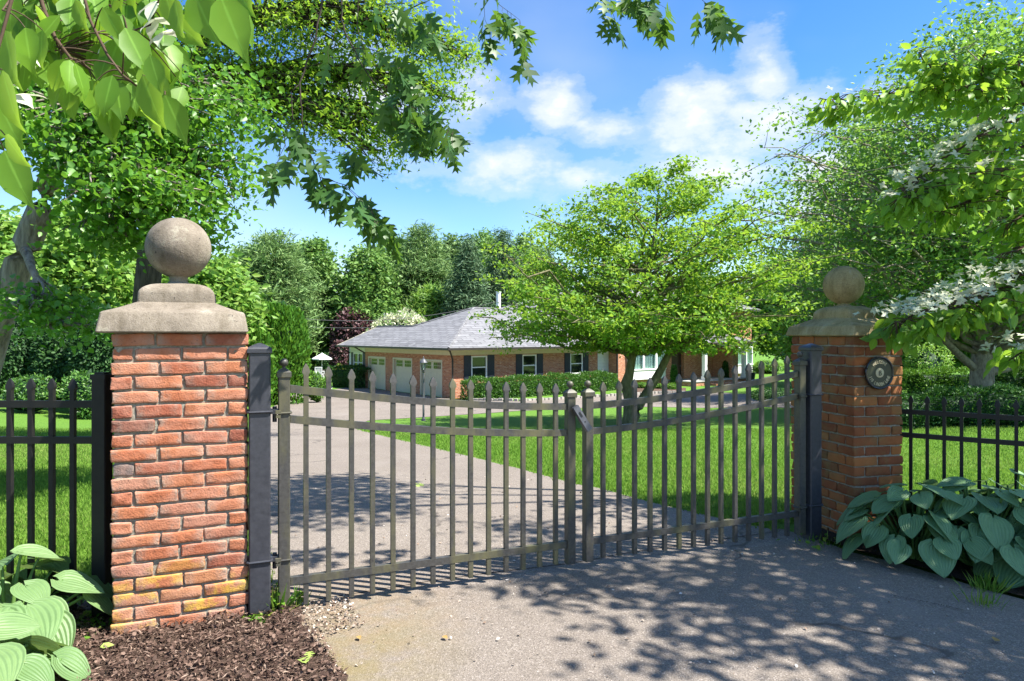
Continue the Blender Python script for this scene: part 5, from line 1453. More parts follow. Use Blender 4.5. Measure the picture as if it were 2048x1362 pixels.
def right_dogwood():
    global RNG
    RNG = np.random.default_rng(44)
    root = thing('dogwood_tree', (6.6, 5.6, tzf(6.6, 5.6)), 'white flowering dogwood reaching in from the right over the plaque pillar', 'tree', 'flowering dogwoods by the gate')
    paths, lv, br = [], [], []
    tk = np.array([(6.6, 5.6, -0.4), (6.45, 5.55, 0.8), (6.2, 5.5, 1.8), (6.0, 5.5, 2.8), (5.8, 5.4, 4.0), (5.6, 5.3, 5.2)]); paths.append((tk, np.array([.15, .12, .10, .085, .06, .03])))
    def lim(a, px, py, Y, r=0.035): q = np.array(wpt(px, py, Y)); paths.append((bez(tk[a], (tk[a]+q)/2+np.array([0, 0, .15]), q, 7, .02), np.linspace(r*1.3, r, 7)))
    def S(line, Y0, Y1, n, wid=0.2, hang=0.1, size=0.088, r=0.014, start=0.1):
        if line[0][0] >= 2050: lim(3, line[0][0], line[0][1], Y0, .016)
        return spray(paths, None, lv, line, Y0, Y1, r, n, size, 'ovate', wid, hang, 0.75, 0.9, 0.15, start=start)
    lim(4, 2100, 222, 5.6)
    q1 = S([(2100,222),(2010,195),(1950,180),(1870,178),(1780,186),(1700,196),(1640,196)], 5.6, 5.3, 400, 0.17, 0.12)
    S([(1900,178),(1865,140),(1828,96)], 5.45, 5.3, 130, 0.12, 0.12); S([(1985,190),(1960,150),(1975,100)], 5.5, 5.4, 160, 0.16, 0.12)
    S([(2060,205),(2040,150),(2035,110)], 5.6, 5.5, 130, .16, .12); S([(1940,182),(1905,150),(1890,125)], 5.4, 5.2, 110, .12, .1)
    lim(4, 2110, 225, 5.4)
    q2 = S([(2110,225),(2010,245),(1950,275),(1900,310),(1850,345),(1800,378)], 5.4, 5.0, 360, 0.22, 0.12)
    lim(3, 2110, 345, 5.2)
    q3 = S([(2110,345),(2020,340),(1930,350),(1860,372),(1790,400)], 5.2, 4.9, 420, 0.25, 0.14)
    S([(2060,345),(1990,385),(1920,410),(1860,425)], 5.2, 5.0, 210, 0.22, 0.12)
    S([(2100,300),(2040,290),(1980,300),(1930,320)], 5.6, 5.5, 170, .25, .12); S([(2110,400),(2060,420),(2010,450)], 5.2, 5.1, 160, .2, .12)
    lim(3, 2110, 505, 4.7)
    q4 = S([(2110,505),(2040,540),(1985,570),(1920,600),(1850,622),(1790,645)], 4.7, 4.45, 460, 0.24, 0.11, 0.095)
    S([(2080,510),(2020,560),(1960,595),(1880,625)], 4.7, 4.5, 240, 0.16, 0.1, 0.095); S([(2100,470),(2050,490),(1990,515)], 4.9, 4.8, 160, .2, .1)
    lim(2, 2110, 660, 4.8)
    q5 = S([(2110,665),(2070,690),(2025,718)], 4.8, 4.6, 70, 0.12, 0.08)
    # bracts ride on top of the shoots
    def on(Q, n, lo, wid, dz):
        f = lo+(1-lo)*RNG.random(n); B = np.stack([np.interp(f*(len(Q)-1), np.arange(len(Q)), Q[:, k]) for k in range(3)], 1)
        d = unit(Q[-1]-Q[0]); s = unit(np.cross(d, [0, 0, 1.0])); B = B+s*(RNG.normal(size=n)*wid*(1-.4*f))[:, None]; B[:, 2] += dz+0.03*RNG.random(n); return B
    bracts(br, on(q4, 430, 0.0, 0.28, 0.045), 0.032); bracts(br, on(q2, 110, 0.25, 0.22, 0.04), 0.042); bracts(br, on(q3, 60, 0.0, 0.3, 0.03), 0.042); bracts(br, on(q5, 34, 0.3, 0.2, 0.03), 0.042); bracts(br, on(q1, 16, 0.0, 0.2, 0.03), 0.04)
    # unseen leaf masses added to the crown to shade drive, pillar and plants
    for (cx, cy, cz, rr, nc) in ((5.2,1.3,4.7,.9,44),(5.3,2.3,4.9,.85,46),(6.3,1.7,4.8,.9,34),(4.55,2.9,5.3,.55,17),(5.2,3.0,6.2,.8,24),(4.2,3.3,5.9,.5,13),(6.0,.4,4.8,.9,26),(7.2,1.2,5.0,1.0,26),(4.4,2.2,4.6,.35,7),(2.0,4.6,6.1,.6,26),(2.7,5.2,6.4,.6,20),(1.5,5.3,5.9,.55,26),(1.2,4.6,5.6,.35,10),(3.0,4.5,6.8,.5,12),(2.1,5.9,6.3,.5,20),(1.6,6.1,6.0,.5,16),(3.7,4.0,6.0,.35,8), (4.05,4.5,4.3,.45,18), (3.5,2.95,5.0,.35,12), (3.95,2.2,5.0,.32,8), (3.3,3.25,5.2,.25,6), (4.9,3.0,4.4,.65,34), (5.6,2.9,4.0,.7,26), (4.7,1.9,4.1,.4,10), (4.9, 3.7, 3.3, .75, 26), (5.5, 3.2, 4.2, .9, 30), (4.35, 3.3, 2.75, .55, 14), (4.45, 3.6, 3.9, .5, 14)):
        c = np.array([cx, cy, cz]); C = c+rand_dirs(nc)*(RNG.random((nc, 1))**.4)*np.array([rr, rr, rr*.45])
        C = C[(C[:, 0]/C[:, 1] > 0.80) | (C[:, 2] > CAMZ+0.51*C[:, 1])]
        p0 = tk[3] if cz < 4 else tk[5]
        paths.append((bez(p0, (p0+c)/2+np.array([0, 0, .25]), c, 7, .02), np.linspace(.035, .012, 7)))
        for q in C[::2]: paths.append((np.stack([c, (c+q)/2+[0, 0, .05], q]), np.array([.009, .006, .003])))
        V, F, T = cluster_leaves(C, 30 if cz < 4.6 else 26, np.array([.2, .2, .08]), 0.095, 'ovate', 1.2, 0.5); lv.append((V, F, T))
    V, F, T = merge(lv); np_mesh('crown', V, F, M_['l_dog'], root, tint=T, extra={'rib': np.tile([1,1,1,1,1,1,0,0,0,0,0,0,0,0], len(V)//14)})
    V, F, T = merge(br); np_mesh('blossom', V, F, M_['bract'], root, tint=T)
    V, F = tube_np(paths, 7); np_mesh('trunk', V, F, M_['twig'], root, smooth=True)
right_dogwood()

def left_dogwood():
    global RNG
    RNG = np.random.default_rng(45)
    root = thing('dogwood_tree', (-2.7, 1.0, tzf(-2.7, 1.0)), 'dogwood whose large leaves hang close overhead at the upper left', 'tree', 'flowering dogwoods by the gate')
    paths, lv, br = [], [], []
    tk = np.array([(-2.7, 1.0, -0.1), (-2.6, 1.0, 0.8), (-2.4, 1.05, 1.6), (-2.1, 1.1, 2.3), (-1.7, 1.15, 2.7)]); paths.append((tk, np.array([.09, .075, .06, .045, .025])))
    def tw(line, Y0, Y1, r): 
        P = np.array([wpt(px, py, Y0+(Y1-Y0)*i/(len(line)-1)) for i, (px, py) in enumerate(line)]); t = np.linspace(0, len(P)-1, (len(P)-1)*4+1)
        Q = np.stack([np.interp(t, np.arange(len(P)), P[:, k]) for k in range(3)], 1); paths.append((Q, r*np.linspace(1, .4, len(Q)))); return Q
    a = np.array(wpt(60, -90, 1.25)); paths.append((bez(tk[3], (tk[3]+a)/2+np.array([0, 0, .1]), a, 6), np.linspace(.03, .006, 6)))
    tw([(60,-90),(85,10),(110,75),(140,115),(170,130)], 1.25, 1.2, .0045); tw([(95,30),(105,70),(120,100)], 1.24, 1.28, .003)
    tw([(150,-80),(180,40),(215,110),(245,150),(290,185),(330,190)], 1.2, 1.12, .003); tw([(60,-90),(20,0),(5,20)], 1.2, 1.1, .003); tw([(340,-60),(300,50),(240,70),(170,65)], 1.2, 1.2, .0022)
    tw([(40,-60),(-10,120),(-20,260)], 1.05, 1.0, .003); tw([(400,-80),(390,-10),(455,5)], 1.15, 1.1, .0025)
    # anchor -> tip in the picture, distance, width factor
    hand = [(225,150,200,235,1.08),(232,160,243,245,1.1),(285,150,322,262,1.05),(330,190,375,292,1.08),(250,55,300,150,1.1),(300,110,322,190,1.0),(130,118,98,190,1.15),(150,125,180,205,1.12),(140,120,140,185,1.15),(195,160,205,232,1.15),
            (5,140,30,270,1.0),(8,300,58,418,1.05),(10,270,52,340,1.0),(-10,190,40,300,1.02),(10,60,22,180,1.05),(50,55,58,148,1.1),(85,60,75,140,1.15),(70,10,110,70,1.2),(150,0,170,65,1.15),(205,15,250,90,1.15),(245,30,255,120,1.2),
            (350,0,358,78,1.1),(385,-20,430,88,1.1),(440,-10,492,122,1.08),(455,0,516,96,1.12),(400,-30,420,60,1.2),(470,-30,500,30,1.15),(330,-20,345,60,1.15),(280,130,345,220,1.1),(215,110,190,170,1.2),(262,165,272,225,1.2),(120,30,60,90,1.2),(30,-20,10,70,1.15),(60,-10,40,90,1.3),(180,-30,200,50,1.3),(290,-20,330,20,1.25),(100,-20,140,60,1.3),(240,-30,230,60,1.25),(310,130,350,175,1.3)]
    A, Dv, Sz = [], [], []
    for (x0, y0, x1, y1, Y) in hand:
        p = np.array(wpt(x0, y0, Y)); q = np.array(wpt(x1, y1, Y+RNG.normal()*0.02)); A.append(p); Dv.append(q-p); Sz.append(np.linalg.norm(q-p)*.95)
    for i in range(190):
        x0 = RNG.random()**1.1*345-10; y0 = RNG.random()**1.1*170-40
        Y = 1.25+0.55*RNG.random(); p = np.array(wpt(x0, y0, Y)); A.append(p); Dv.append(np.array([RNG.normal()*.5+.15, RNG.normal()*.4, -0.9])); Sz.append(0.085*(.8+.4*RNG.random()))
    for i in range(34):
        x0 = 120+RNG.random()*250; y0 = 70+RNG.random()*130
        Y = 1.2+0.3*RNG.random(); A.append(np.array(wpt(x0, y0, Y))); Dv.append(np.array([RNG.normal()*.45+.15, RNG.normal()*.4, -0.9])); Sz.append(0.082*(.8+.4*RNG.random()))
    A = np.array(A); n = len(A); Nn = RNG.normal(size=(n, 3))*0.5; Nn[:, 1] -= 0.9; Nn[:, 2] += 0.45
    lv.append(leaf_arrays(A, np.array(Sz), np.array(Dv), unit(Nn), 'ovate', np.clip(.45+.22*RNG.normal(size=n), 0, 1)))
    TW = np.concatenate([q for q, _ in paths[1:]])
    for i in range(n):
        p = A[i]; q = TW[int(np.argmin(np.linalg.norm(TW-p, axis=1)))]; paths.append((bez(p, (p+q)/2+np.array([0, 0, .012]), q, 5), np.linspace(.0008, .0014, 5)))
    fl = np.array([wpt(32,105,1.1), wpt(30,190,1.12), wpt(312,40,1.2), wpt(240,85,1.25), wpt(322,65,1.2), wpt(0,75,1.15), wpt(310,5,1.2), wpt(-5,130,1.1)])
    nf = len(fl); nn = rand_dirs(nf)*.5+np.array([0, -.5, .8]); nn = unit(nn); a_ = unit(np.cross(nn, RNG.normal(size=(nf, 3)))); b_ = np.cross(nn, a_)
    for s in (a_, b_, -a_, -b_): br.append(leaf_arrays(fl, .045*(.9+.2*RNG.random(nf)), s-nn*.25, nn, 'ovate', .8+.2*RNG.random(nf)))
    # crown behind the frame edge
    for (cx, cy, cz, rr, nc) in ((-2.0, 1.2, 2.6, .5, 12), (-2.7, .6, 2.4, .6, 12), (-1.9, .2, 2.9, .6, 10)):
        C = np.array([cx, cy, cz])+rand_dirs(nc)*rr*.8
        C = C[(C[:, 0] < -0.9*C[:, 1]) | (C[:, 2] > CAMZ+.6*C[:, 1])]
        V, F, T = cluster_leaves(C, 22, np.array([.14, .14, .06]), .09, 'ovate', 1.2, .5); lv.append((V, F, T))
    V, F, T = merge(lv); np_mesh('crown', V, F, M_['l_dog'], root, tint=T, smooth=True, extra={'rib': np.tile([1,1,1,1,1,1,0,0,0,0,0,0,0,0], len(V)//14)})
    V, F, T = merge(br); np_mesh('blossom', V, F, M_['bract'], root, tint=T, smooth=True)
    V, F = tube_np(paths, 7); np_mesh('trunk', V, F, M_['twig'], root, smooth=True)
left_dogwood()

def street_oak():
    """the oak that stands beside the photographer; its low shoots hang into the top of the view"""
    global RNG
    RNG = np.random.default_rng(46)
    root = thing('oak_tree', (-6.4, -2.6, tzf(-6.4, -2.6)), 'oak whose lobed leaf shoots hang down from the top edge', 'tree')
    paths, lv = [], []
    tk = np.array([(-6.4, -2.6, -.2), (-6.35, -2.5, 1.5), (-6.2, -2.3, 3.4), (-5.8, -1.9, 5.2), (-5.2, -1.3, 6.8), (-4.6, -.6, 8.2)]); paths.append((tk, np.array([.38, .30, .27, .23, .17, .1])))
    limb = bez(tk[3], np.array([-2.0, 1.4, 6.8]), np.array([1.3, 3.7, 4.7]), 22, .04); paths.append((limb, np.linspace(.12, .015, 22)))
    def S(line, Y0, Y1, r, n, wid=.10, hang=.05, start=.35, size=.135): return spray(paths, None, lv, line, Y0+.35, Y1+.35, r*.6, int(n*.8), size, 'oak', wid*1.6, hang*1.8, .75, .5, .35, start=start)
    def up(px, Y, r=.012):
        q = np.array(wpt(px, -30, Y+.35)); i = int(np.argmin(np.linalg.norm(limb-q, axis=1))); paths.append((bez(limb[i], (limb[i]+q)/2, q, 6, .02), np.linspace(r*.9, r*.6, 6)))
    up(650, 3.3); S([(650,-30),(630,80),(600,165),(604,240),(615,300),(638,350),(660,395),(700,425)], 3.3, 3.3, .0095, 26, .05, .03, .6)
    S([(598,170),(583,182),(586,240),(566,268),(575,305),(600,350)], 3.3, 3.2, .006, 24, .06, .03, .45); S([(570,290),(556,320),(548,340)], 3.2, 3.15, .003, 9, .04, .03, .3)
    S([(640,355),(690,370),(735,410),(765,455)], 3.3, 3.25, .004, 36, .07, .03, .3); S([(612,300),(650,300),(700,310),(730,320)], 3.3, 3.3, .003, 18, .06, .03, .3); S([(690,372),(740,420),(775,470)], 3.25, 3.2, .003, 18, .06, .03, .2)
    up(684, 3.35); S([(684,-30),(682,40),(700,85),(735,150),(780,205),(820,245),(850,265)], 3.35, 3.3, .0085, 40, .08, .04, .45)
    S([(705,95),(750,100),(790,120),(830,160)], 3.35, 3.3, .004, 34, .10, .05, .4); S([(780,205),(830,215),(870,240),(905,270)], 3.3, 3.25, .004, 34, .07, .04, .25); S([(735,150),(790,180),(850,190)], 3.35, 3.3, .004, 28, .09, .05, .3)
    up(720, 3.4); S([(720,-30),(714,50),(728,95)], 3.4, 3.4, .006, 8, .05, .05, .5); up(740, 3.4, .005); S([(740,-30),(775,10),(830,30),(865,50)], 3.4, 3.3, .004, 40, .08, .06, .2); S([(680,40),(660,90),(655,105)], 3.35, 3.3, .003, 3, .03, .02, .6)
    up(965, 3.4); S([(965,-30),(970,40),(985,70)], 3.4, 3.4, .003, 10, .05, .05, .4); up(960, 3.4, .004); S([(960,-30),(1000,10),(1040,40),(1050,90)], 3.4, 3.35, .003, 30, .06, .04, .2)
    up(1190, 3.5, .004); S([(1190,-30),(1215,5),(1225,35)], 3.5, 3.45, .003, 14, .05, .04, .3); up(1260, 3.5, .004); S([(1260,-30),(1300,0),(1340,20)], 3.5, 3.4, .003, 26, .06, .04, .2); up(1370, 3.5, .004); S([(1370,-30),(1410,5),(1440,30),(1450,50)], 3.5, 3.45, .003, 26, .06, .04, .2); S([(1195,-28),(1240,-8),(1290,0)], 3.5, 3.4, .003, 14, .05, .04, .1)
    for (cx, cy, cz, rr, nc) in ((-5.0, -.8, 7.6, 1.4, 40), (-6.5, -2.2, 7.4, 1.6, 40), (-3.6, .4, 7.2, .9, 20)):
        c = np.array([cx, cy, cz]); C = c+rand_dirs(nc)*(RNG.random((nc, 1))**.45)*np.array([rr, rr, rr*.5])
        paths.append((bez(tk[4], (tk[4]+c)/2+np.array([0, 0, .2]), c, 6, .02), np.linspace(.05, .012, 6)))
        V, F, T = cluster_leaves(C, 14, np.array([.2, .2, .1]), .15, 'oak', 1.0, .4); lv.append((V, F, T))
        for q in C[::2]: paths.append((np.stack([c, (c+q)/2+[0, 0, .05], q]), np.array([.01, .007, .003])))
    V, F, T = merge(lv); np_mesh('crown', V, F, M_['l_oak'], root, tint=T)
    V, F = tube_np(paths, 7); np_mesh('trunk', V, F, M_['bark_dark'], root, smooth=True)
street_oak()

# ---- trees behind the house and along the boundary
def conifer(name, label, px, Y, top, half_px, leaf='l_pine', kind='pine', seed=0, group=None):
    b = base_at(px, Y); H = CAMZ-(top-HY)/FPX*Y-b[2]; R = half_px/FPX*Y
    if kind == 'pine':
        prof = [(0.16, .75), (.3, 1.0), (.5, .95), (.7, .75), (.85, .48), (.95, .22), (1., .06)]
        a = dict(n_br=140, cl=6, per=44, size=.5, sig=(.55, .55, .24), rise=.12, tpl='narrow', up=1.0, droop=-.5, irregular=.22)
    elif kind == 'spruce':
        prof = [(0.06, 1.0), (.25, .95), (.5, .75), (.75, .43), (.92, .16), (1., .02)]
        a = dict(n_br=190, cl=6, per=34, size=.40, sig=(.34, .34, .24), rise=-.10, tpl='narrow', up=.8, droop=.5, irregular=.13)
    else:
        prof = [(0.15, .6), (.3, .95), (.5, 1.0), (.7, .85), (.87, .55), (1., .12)]
        a = dict(n_br=120, cl=6, per=40, size=.36, sig=(.5, .5, .32), rise=.35, tpl='diamond', up=.6, droop=.3, irregular=.22)
    return profile_tree(name, label, 'tree', b, H, [(z, r*R) for z, r in prof], .02*H+.05, zb=.05, leaf=leaf, bark='bark_dark', seed=seed, group=group, **a)
GB = 'trees along the back boundary'
conifer('pine_tree', 'broad soft pine rising behind the clipped arborvitae, left of the sky gap', 545, 56, 462, 92, 'l_pine', 'pine', 61, GB)
conifer('pine_tree', 'thinner pine leaning toward the sky gap left of the house', 628, 62, 474, 40, 'l_far', 'dec', 62, GB)
conifer('pine_tree', 'pale green pine between the stone ball and the broad soft pine', 450, 60, 520, 66, 'l_pine', 'pine', 63, GB)
conifer('broadleaf_tree', 'round leafy tree right of the sky gap above the garage roof', 735, 60, 490, 62, 'l_far', 'dec', 264, GB)
conifer('pine_tree', 'tall pine above the white flowering tree behind the roof', 845, 64, 448, 74, 'l_pine', 'pine', 65, GB)
conifer('pine_tree', 'yellowish low pine just behind the roof ridge', 865, 60, 575, 44, 'l_bright', 'pine', 66, GB)
conifer('spruce_tree', 'dark blue green spruce with hanging shoots behind the roof ridge', 935, 58, 470, 56, 'l_spruce', 'spruce', 67, GB)
conifer('spruce_tree', 'taller spruce right of the dark one, topping the row behind the roof', 1005, 62, 448, 60, 'l_spruce', 'spruce', 68, GB)
conifer('pine_tree', 'pine partly hidden by the left side of the lawn tree', 1075, 64, 495, 50, 'l_pine', 'pine', 69, GB)
conifer('broadleaf_tree', 'leafy tree rising behind the upper part of the lawn tree', 1230, 72, 530, 90, 'l_far', 'dec', 70, GB)
conifer('broadleaf_tree', 'leafy tree behind the right half of the lawn tree', 1400, 72, 540, 80, 'l_far', 'dec', 71, GB)
conifer('broadleaf_tree', 'dark tree past the right end of the house', 1560, 66, 520, 64, 'l_beech', 'dec', 72, GB)
conifer('broadleaf_tree', 'deep green tree behind the ball of the shaded pillar', 1660, 46, 470, 84, 'l_beech', 'dec', 73, GB)
conifer('broadleaf_tree', 'deep green tree behind the pale trunked shade tree', 1880, 44, 440, 120, 'l_beech', 'dec', 74, GB)
conifer('broadleaf_tree', 'far tree at the right edge beyond the hedges', 2040, 42, 430, 100, 'l_beech', 'dec', 75, GB)
conifer('broadleaf_tree', 'far low tree seen through the sky gap left of the garage', 668, 84, 592, 46, 'l_far', 'dec', 76, GB)
conifer('broadleaf_tree', 'bluish tree at the far left above the picket fence', 20, 34, 430, 130, 'l_bright', 'dec', 77, GB)
conifer('broadleaf_tree', 'sunlit pale green tree left of the stone ball', 165, 30, 405, 100, 'l_bright', 'dec', 78, GB)
conifer('broadleaf_tree', 'sunlit shrubby tree directly behind the stone ball', 275, 34, 470, 80, 'l_bright', 'dec', 79, GB)
conifer('broadleaf_tree', 'yellowish tree right of the stone ball, before the pines', 432, 31, 530, 62, 'l_bright', 'dec', 80, GB)
conifer('broadleaf_tree', 'bright leafy tree between arborvitae and purple bush', 640, 66, 612, 46, 'l_bright', 'dec', 81, GB)

for i, (px, Y, top, half, lf, lab) in enumerate(((790, 78, 472, 60, 'l_far', 'far leafy tree filling the gap left of the tall pine'), (905, 80, 470, 56, 'l_pine', 'far pale tree behind the dark spruce'), (970, 78, 462, 56, 'l_far', 'far tree between the two spruces'), (1048, 78, 470, 52, 'l_pine', 'far pale tree right of the taller spruce'), (590, 76, 486, 50, 'l_far', 'far tree filling in behind the two left pines'), (490, 78, 490, 60, 'l_pine', 'far tree behind the pale green pine'))):
    conifer('broadleaf_tree', lab, px, Y, top, half, lf, 'dec', 140+i, GB)
# shrubs
def sh(name, label, px, Y, top, half, leaf, n, size, **kw):
    b = base_at(px, Y); H = CAMZ-(top-HY)/FPX*Y-b[2]; R = half/FPX*Y
    return bush(name, label, kw.pop('cat', 'shrub'), b, (R, R*kw.pop('asp', 1.0), H/2), leaf, n, size, **kw)
sh('arborvitae', 'fat bright green arborvitae column right of the sunlit pillar', 552, 33, 586, 68, 'l_arb', 15000, .20, tpl='spray', vertical=True, col=True, seed=91, bumps=22, cat='shrub')
sh('arborvitae', 'lower lobe of bright arborvitae behind the left hinge post', 505, 31, 640, 44, 'l_arb', 5000, .20, tpl='spray', vertical=True, col=True, seed=92, bumps=16)
sh('conifer_shrub', 'dark evergreen shrub just left of the sunlit pillar', 205, 22, 590, 62, 'l_dark', 7000, .14, tpl='spray', col=True, seed=93, bumps=16)
sh('conifer_shrub', 'dark evergreen shrub in the middle of the left fence view', 120, 23, 640, 52, 'l_dark', 5000, .14, tpl='spray', col=True, seed=94, bumps=16)
sh('conifer_shrub', 'dark evergreen shrub at the far left edge behind the fence', 20, 23, 600, 62, 'l_dark', 6000, .14, tpl='spray', col=True, seed=95, bumps=16)
sh('leafy_shrub', 'low leafy shrub at the foot of the dark evergreens by the pillar', 170, 20.5, 735, 38, 'l_hedge', 2200, .09, seed=96)
sh('leafy_shrub', 'low leafy shrub behind the left fence near the picture edge', 60, 20.5, 745, 44, 'l_hedge', 2200, .09, seed=97)
sh('smoke_bush', 'purple leaved smoke bush rising behind the garage roof', 712, 57, 610, 50, 'l_purple', 5000, .26, tpl='broad', seed=98, bumps=14)
sh('smoke_bush', 'lower purple bush beside the garage end wall', 676, 53, 680, 18, 'l_purple', 1200, .2, tpl='broad', seed=99)
sh('white_dogwood', 'white flowering dogwood behind the garage roof', 822, 54.5, 616, 62, 'l_far', 2600, .20, seed=100, bumps=26, amp=.55, flowers=('l_blossom', 4600, .27), cat='tree')
sh('garden_shrub', 'bright rounded shrub at the foot of the big arborvitae', 632, 34, 742, 22, 'l_box', 1800, .10, seed=101)
sh('garden_shrub', 'small yellow green shrub beside the patio path', 652, 40, 752, 13, 'l_box', 800, .10, seed=102)
sh('daylily_clump', 'yellow flowering clump above the dark clipped hedge', 681, 49, 728, 14, 'l_weed', 700, .12, seed=103, flowers=('l_flower', 420, .12), cat='flowers')
sh('dark_shrub', 'dark shrub behind the patio umbrella', 665, 56, 700, 34, 'l_dark', 2500, .2, seed=104)
sh('boxwood_shrub', 'round boxwood under the left bay window', 1286, 44.5, 765, 17, 'l_box', 1400, .09, seed=105)
sh('boxwood_shrub', 'boxwood between the leaning stem and the entrance', 1322, 44, 768, 13, 'l_box', 1000, .09, seed=106)
sh('boxwood_shrub', 'boxwood at the foot of the narrow evergreen by the entrance', 1345, 43.5, 766, 14, 'l_box', 1100, .09, seed=107)
sh('narrow_evergreen', 'narrow upright evergreen left of the dark front door', 1348, 46.5, 727, 7, 'l_hedge_dark', 1800, .10, tpl='spray', vertical=True, col=True, seed=108)
sh('ivy_column', 'ivy climbing the right entrance column', 1451, 49.8, 720, 7, 'l_hedge_dark', 1800, .10, seed=109, cat='ivy', col=True)
sh('low_shrub', 'small green shrub under the right bay window', 1478, 50, 758, 10, 'l_box', 600, .09, seed=110)
sh('yew_mound', 'dark rounded yew at the end of the drive by the shaded pillar', 1545, 30, 776, 46, 'l_hedge_dark', 4500, .085, seed=111, bumps=6)
sh('leafy_shrub', 'bright shrub in the gap between shaded pillar and pale trunk', 1850, 38, 690, 42, 'l_bright', 3000, .16, seed=112)
sh('leafy_shrub', 'dark shrub under the far trees right of the shaded pillar', 1815, 42, 700, 40, 'l_beech', 2600, .18, seed=113)
sh('leafy_shrub', 'bright shrub right of the pale trunk behind the hedge', 2030, 36, 700, 46, 'l_bright', 3000, .16, seed=114)
sh('leafy_shrub', 'green shrub at the far right end of the house', 1535, 60, 720, 30, 'l_beech', 1500, .2, seed=115)

# hedges
hedge('hedge', 'light green shrub hedge in front of the brick wing windows', [H2(0.35,-1.25), H2(4, -1.3), H2(8,-1.3), H2(11.0,-1.25)], 1.0, 1.0, 'l_hedge', 1000, .095, 'hedges round the house', lobed=.10, seed=120, outer=.2)
hedge('hedge', 'dark clipped hedge left of the garage doors', [g2(726,776), g2(700,774), g2(672,772)], 1.1, 1.32, 'l_hedge_dark', 900, .085, 'hedges round the house', seed=121)
hedge('hedge', 'near clipped yew hedge just behind the right picket fence', [g2(1770,856), g2(1860,850), g2(1960,847), g2(2120,848)], 1.5, .80, 'l_hedge_dark', 1300, .065, 'clipped hedges by the shade tree', seed=122)
hedge('hedge', 'sunlit clipped hedge with bright top left of the pale trunk', [g2(1832,792), g2(1880,792), g2(1938,793)], 1.6, 1.05, 'l_box', 900, .085, 'clipped hedges by the shade tree', seed=123)
hedge('hedge', 'clipped hedge running off to the right of the pale trunk', [g2(1990,800), g2(2050,800), g2(2150,802)], 1.5, .95, 'l_hedge', 900, .08, 'clipped hedges by the shade tree', seed=124)

# hostas
def hosta(label, x, y, n, L, spread, height, mat, seed, zmin=0.05):
    rng = np.random.default_rng(seed)
    z0 = tzf(x, y)
    root = thing('hosta', (x, y, z0), label, 'hosta', 'hostas at the pillars')
    Vs, Fs, Ts, UVs, off = [], [], [], [], 0; paths = []
    nu, nv = 11, 12
    for i in range(n):
        az = i*2.39996+rng.normal()*.3; ring = math.sqrt((i+.5)/n)
        l = L*(0.72+.42*rng.random())*(1.0 if ring > .45 else .85)
        rad_ = spread*ring*(.85+.25*rng.random()); hh = height*(1.0-.62*ring**1.7)*(.85+.3*rng.random())
        hh = max(hh, zmin+.06)
        dirv = np.array([math.cos(az), math.sin(az), 0]); side = np.array([-dirv[1], dirv[0], 0])
        p = np.array([x, y, z0])+dirv*rad_+np.array([0, 0, hh])
        pitch = rad(6-40*ring-16*rng.random()); roll = rng.normal()*.28
        d = dirv*math.cos(pitch)+np.array([0, 0, math.sin(pitch)]); w = side*math.cos(roll)+np.cross(d, side)*math.sin(roll); w = unit(w[None])[0]; nn = np.cross(d, w)
        if nn[2] < 0: nn = -nn
        W = l*(.92+.14*rng.random()); cup = .08+.10*rng.random(); arch = .05+.16*rng.random()
        s = np.linspace(0, 1, nv); u = np.linspace(-1, 1, nu); Sg, Ug = np.meshgrid(s, u, indexing='ij')
        hw = .5*W*np.sin(np.pi*np.clip(Sg, 0, 1)**.62)**.75*(1-.10*Sg)
        hw = np.where(Sg < .02, .06*W, hw)
        lobe = -.20*l*(1-Sg)**2.6*np.abs(Ug)**1.3
        X = Sg*l+lobe; Yl = Ug*hw
        Zl = cup*hw*np.abs(Ug)**1.6*1.1-arch*l*Sg**2.1+.012*l*np.sin(Ug*9+rng.random()*6)*(1-.4*Sg)+.018*l*np.sin(Sg*6+Ug*2+rng.random()*6)
        V = p+X[..., None]*d+Yl[..., None]*w+Zl[..., None]*nn
        Vs.append(V.reshape(-1, 3)); UVs.append(np.stack([Ug*.5, Sg], -1).reshape(-1, 2))
        a, b = np.meshgrid(np.arange(nv-1), np.arange(nu-1), indexing='ij')
        F = np.stack([a*nu+b, a*nu+b+1, (a+1)*nu+b+1, (a+1)*nu+b], -1).reshape(-1, 4); Fs.append(F+off); off += nu*nv
        Ts.append(np.full(nu*nv, np.clip(.5+.3*rng.normal(), 0, 1)))
        b0 = np.array([x, y, z0-.02])+dirv*.05*rng.random()
        paths.append((bez(b0, b0*.35+p*.65+np.array([0, 0, .06]), p+d*.012, 7), np.linspace(.010, .006, 7)))
    V = np.concatenate(Vs); V[:, 2] = np.maximum(V[:, 2], tz(V[:, 0], V[:, 1])+.012)
    np_mesh('foliage', V, [np.concatenate(Fs)], M_[mat], root, tint=np.concatenate(Ts), uv=np.concatenate(UVs), smooth=True)
    Vp, Fp = tube_np(paths, 7); np_mesh('stalks', Vp, Fp, M_['petiole'], root, smooth=True)
hosta('pale green hosta before the left fence, behind the nearest one', -2.32, 3.13, 28, .215, .36, .44, 'hosta_pale', 201)
hosta('nearest pale green hosta at the lower left corner', -2.10, 2.68, 26, .215, .30, .27, 'hosta_pale', 202)
hosta('pale hosta at the left picture edge against the fence', -2.75, 3.1, 18, .25, .42, .46, 'hosta_pale', 203)
hosta('blue green hosta nearest the shaded pillar', 2.66, 4.52, 52, .205, .40, .50, 'hosta_blue', 204)
hosta('blue green hosta in the middle of the clump before the right fence', 3.06, 4.46, 60, .21, .44, .60, 'hosta_blue', 205)
hosta('blue green hosta at the right picture edge', 3.46, 4.28, 58, .21, .44, .54, 'hosta_blue', 206)
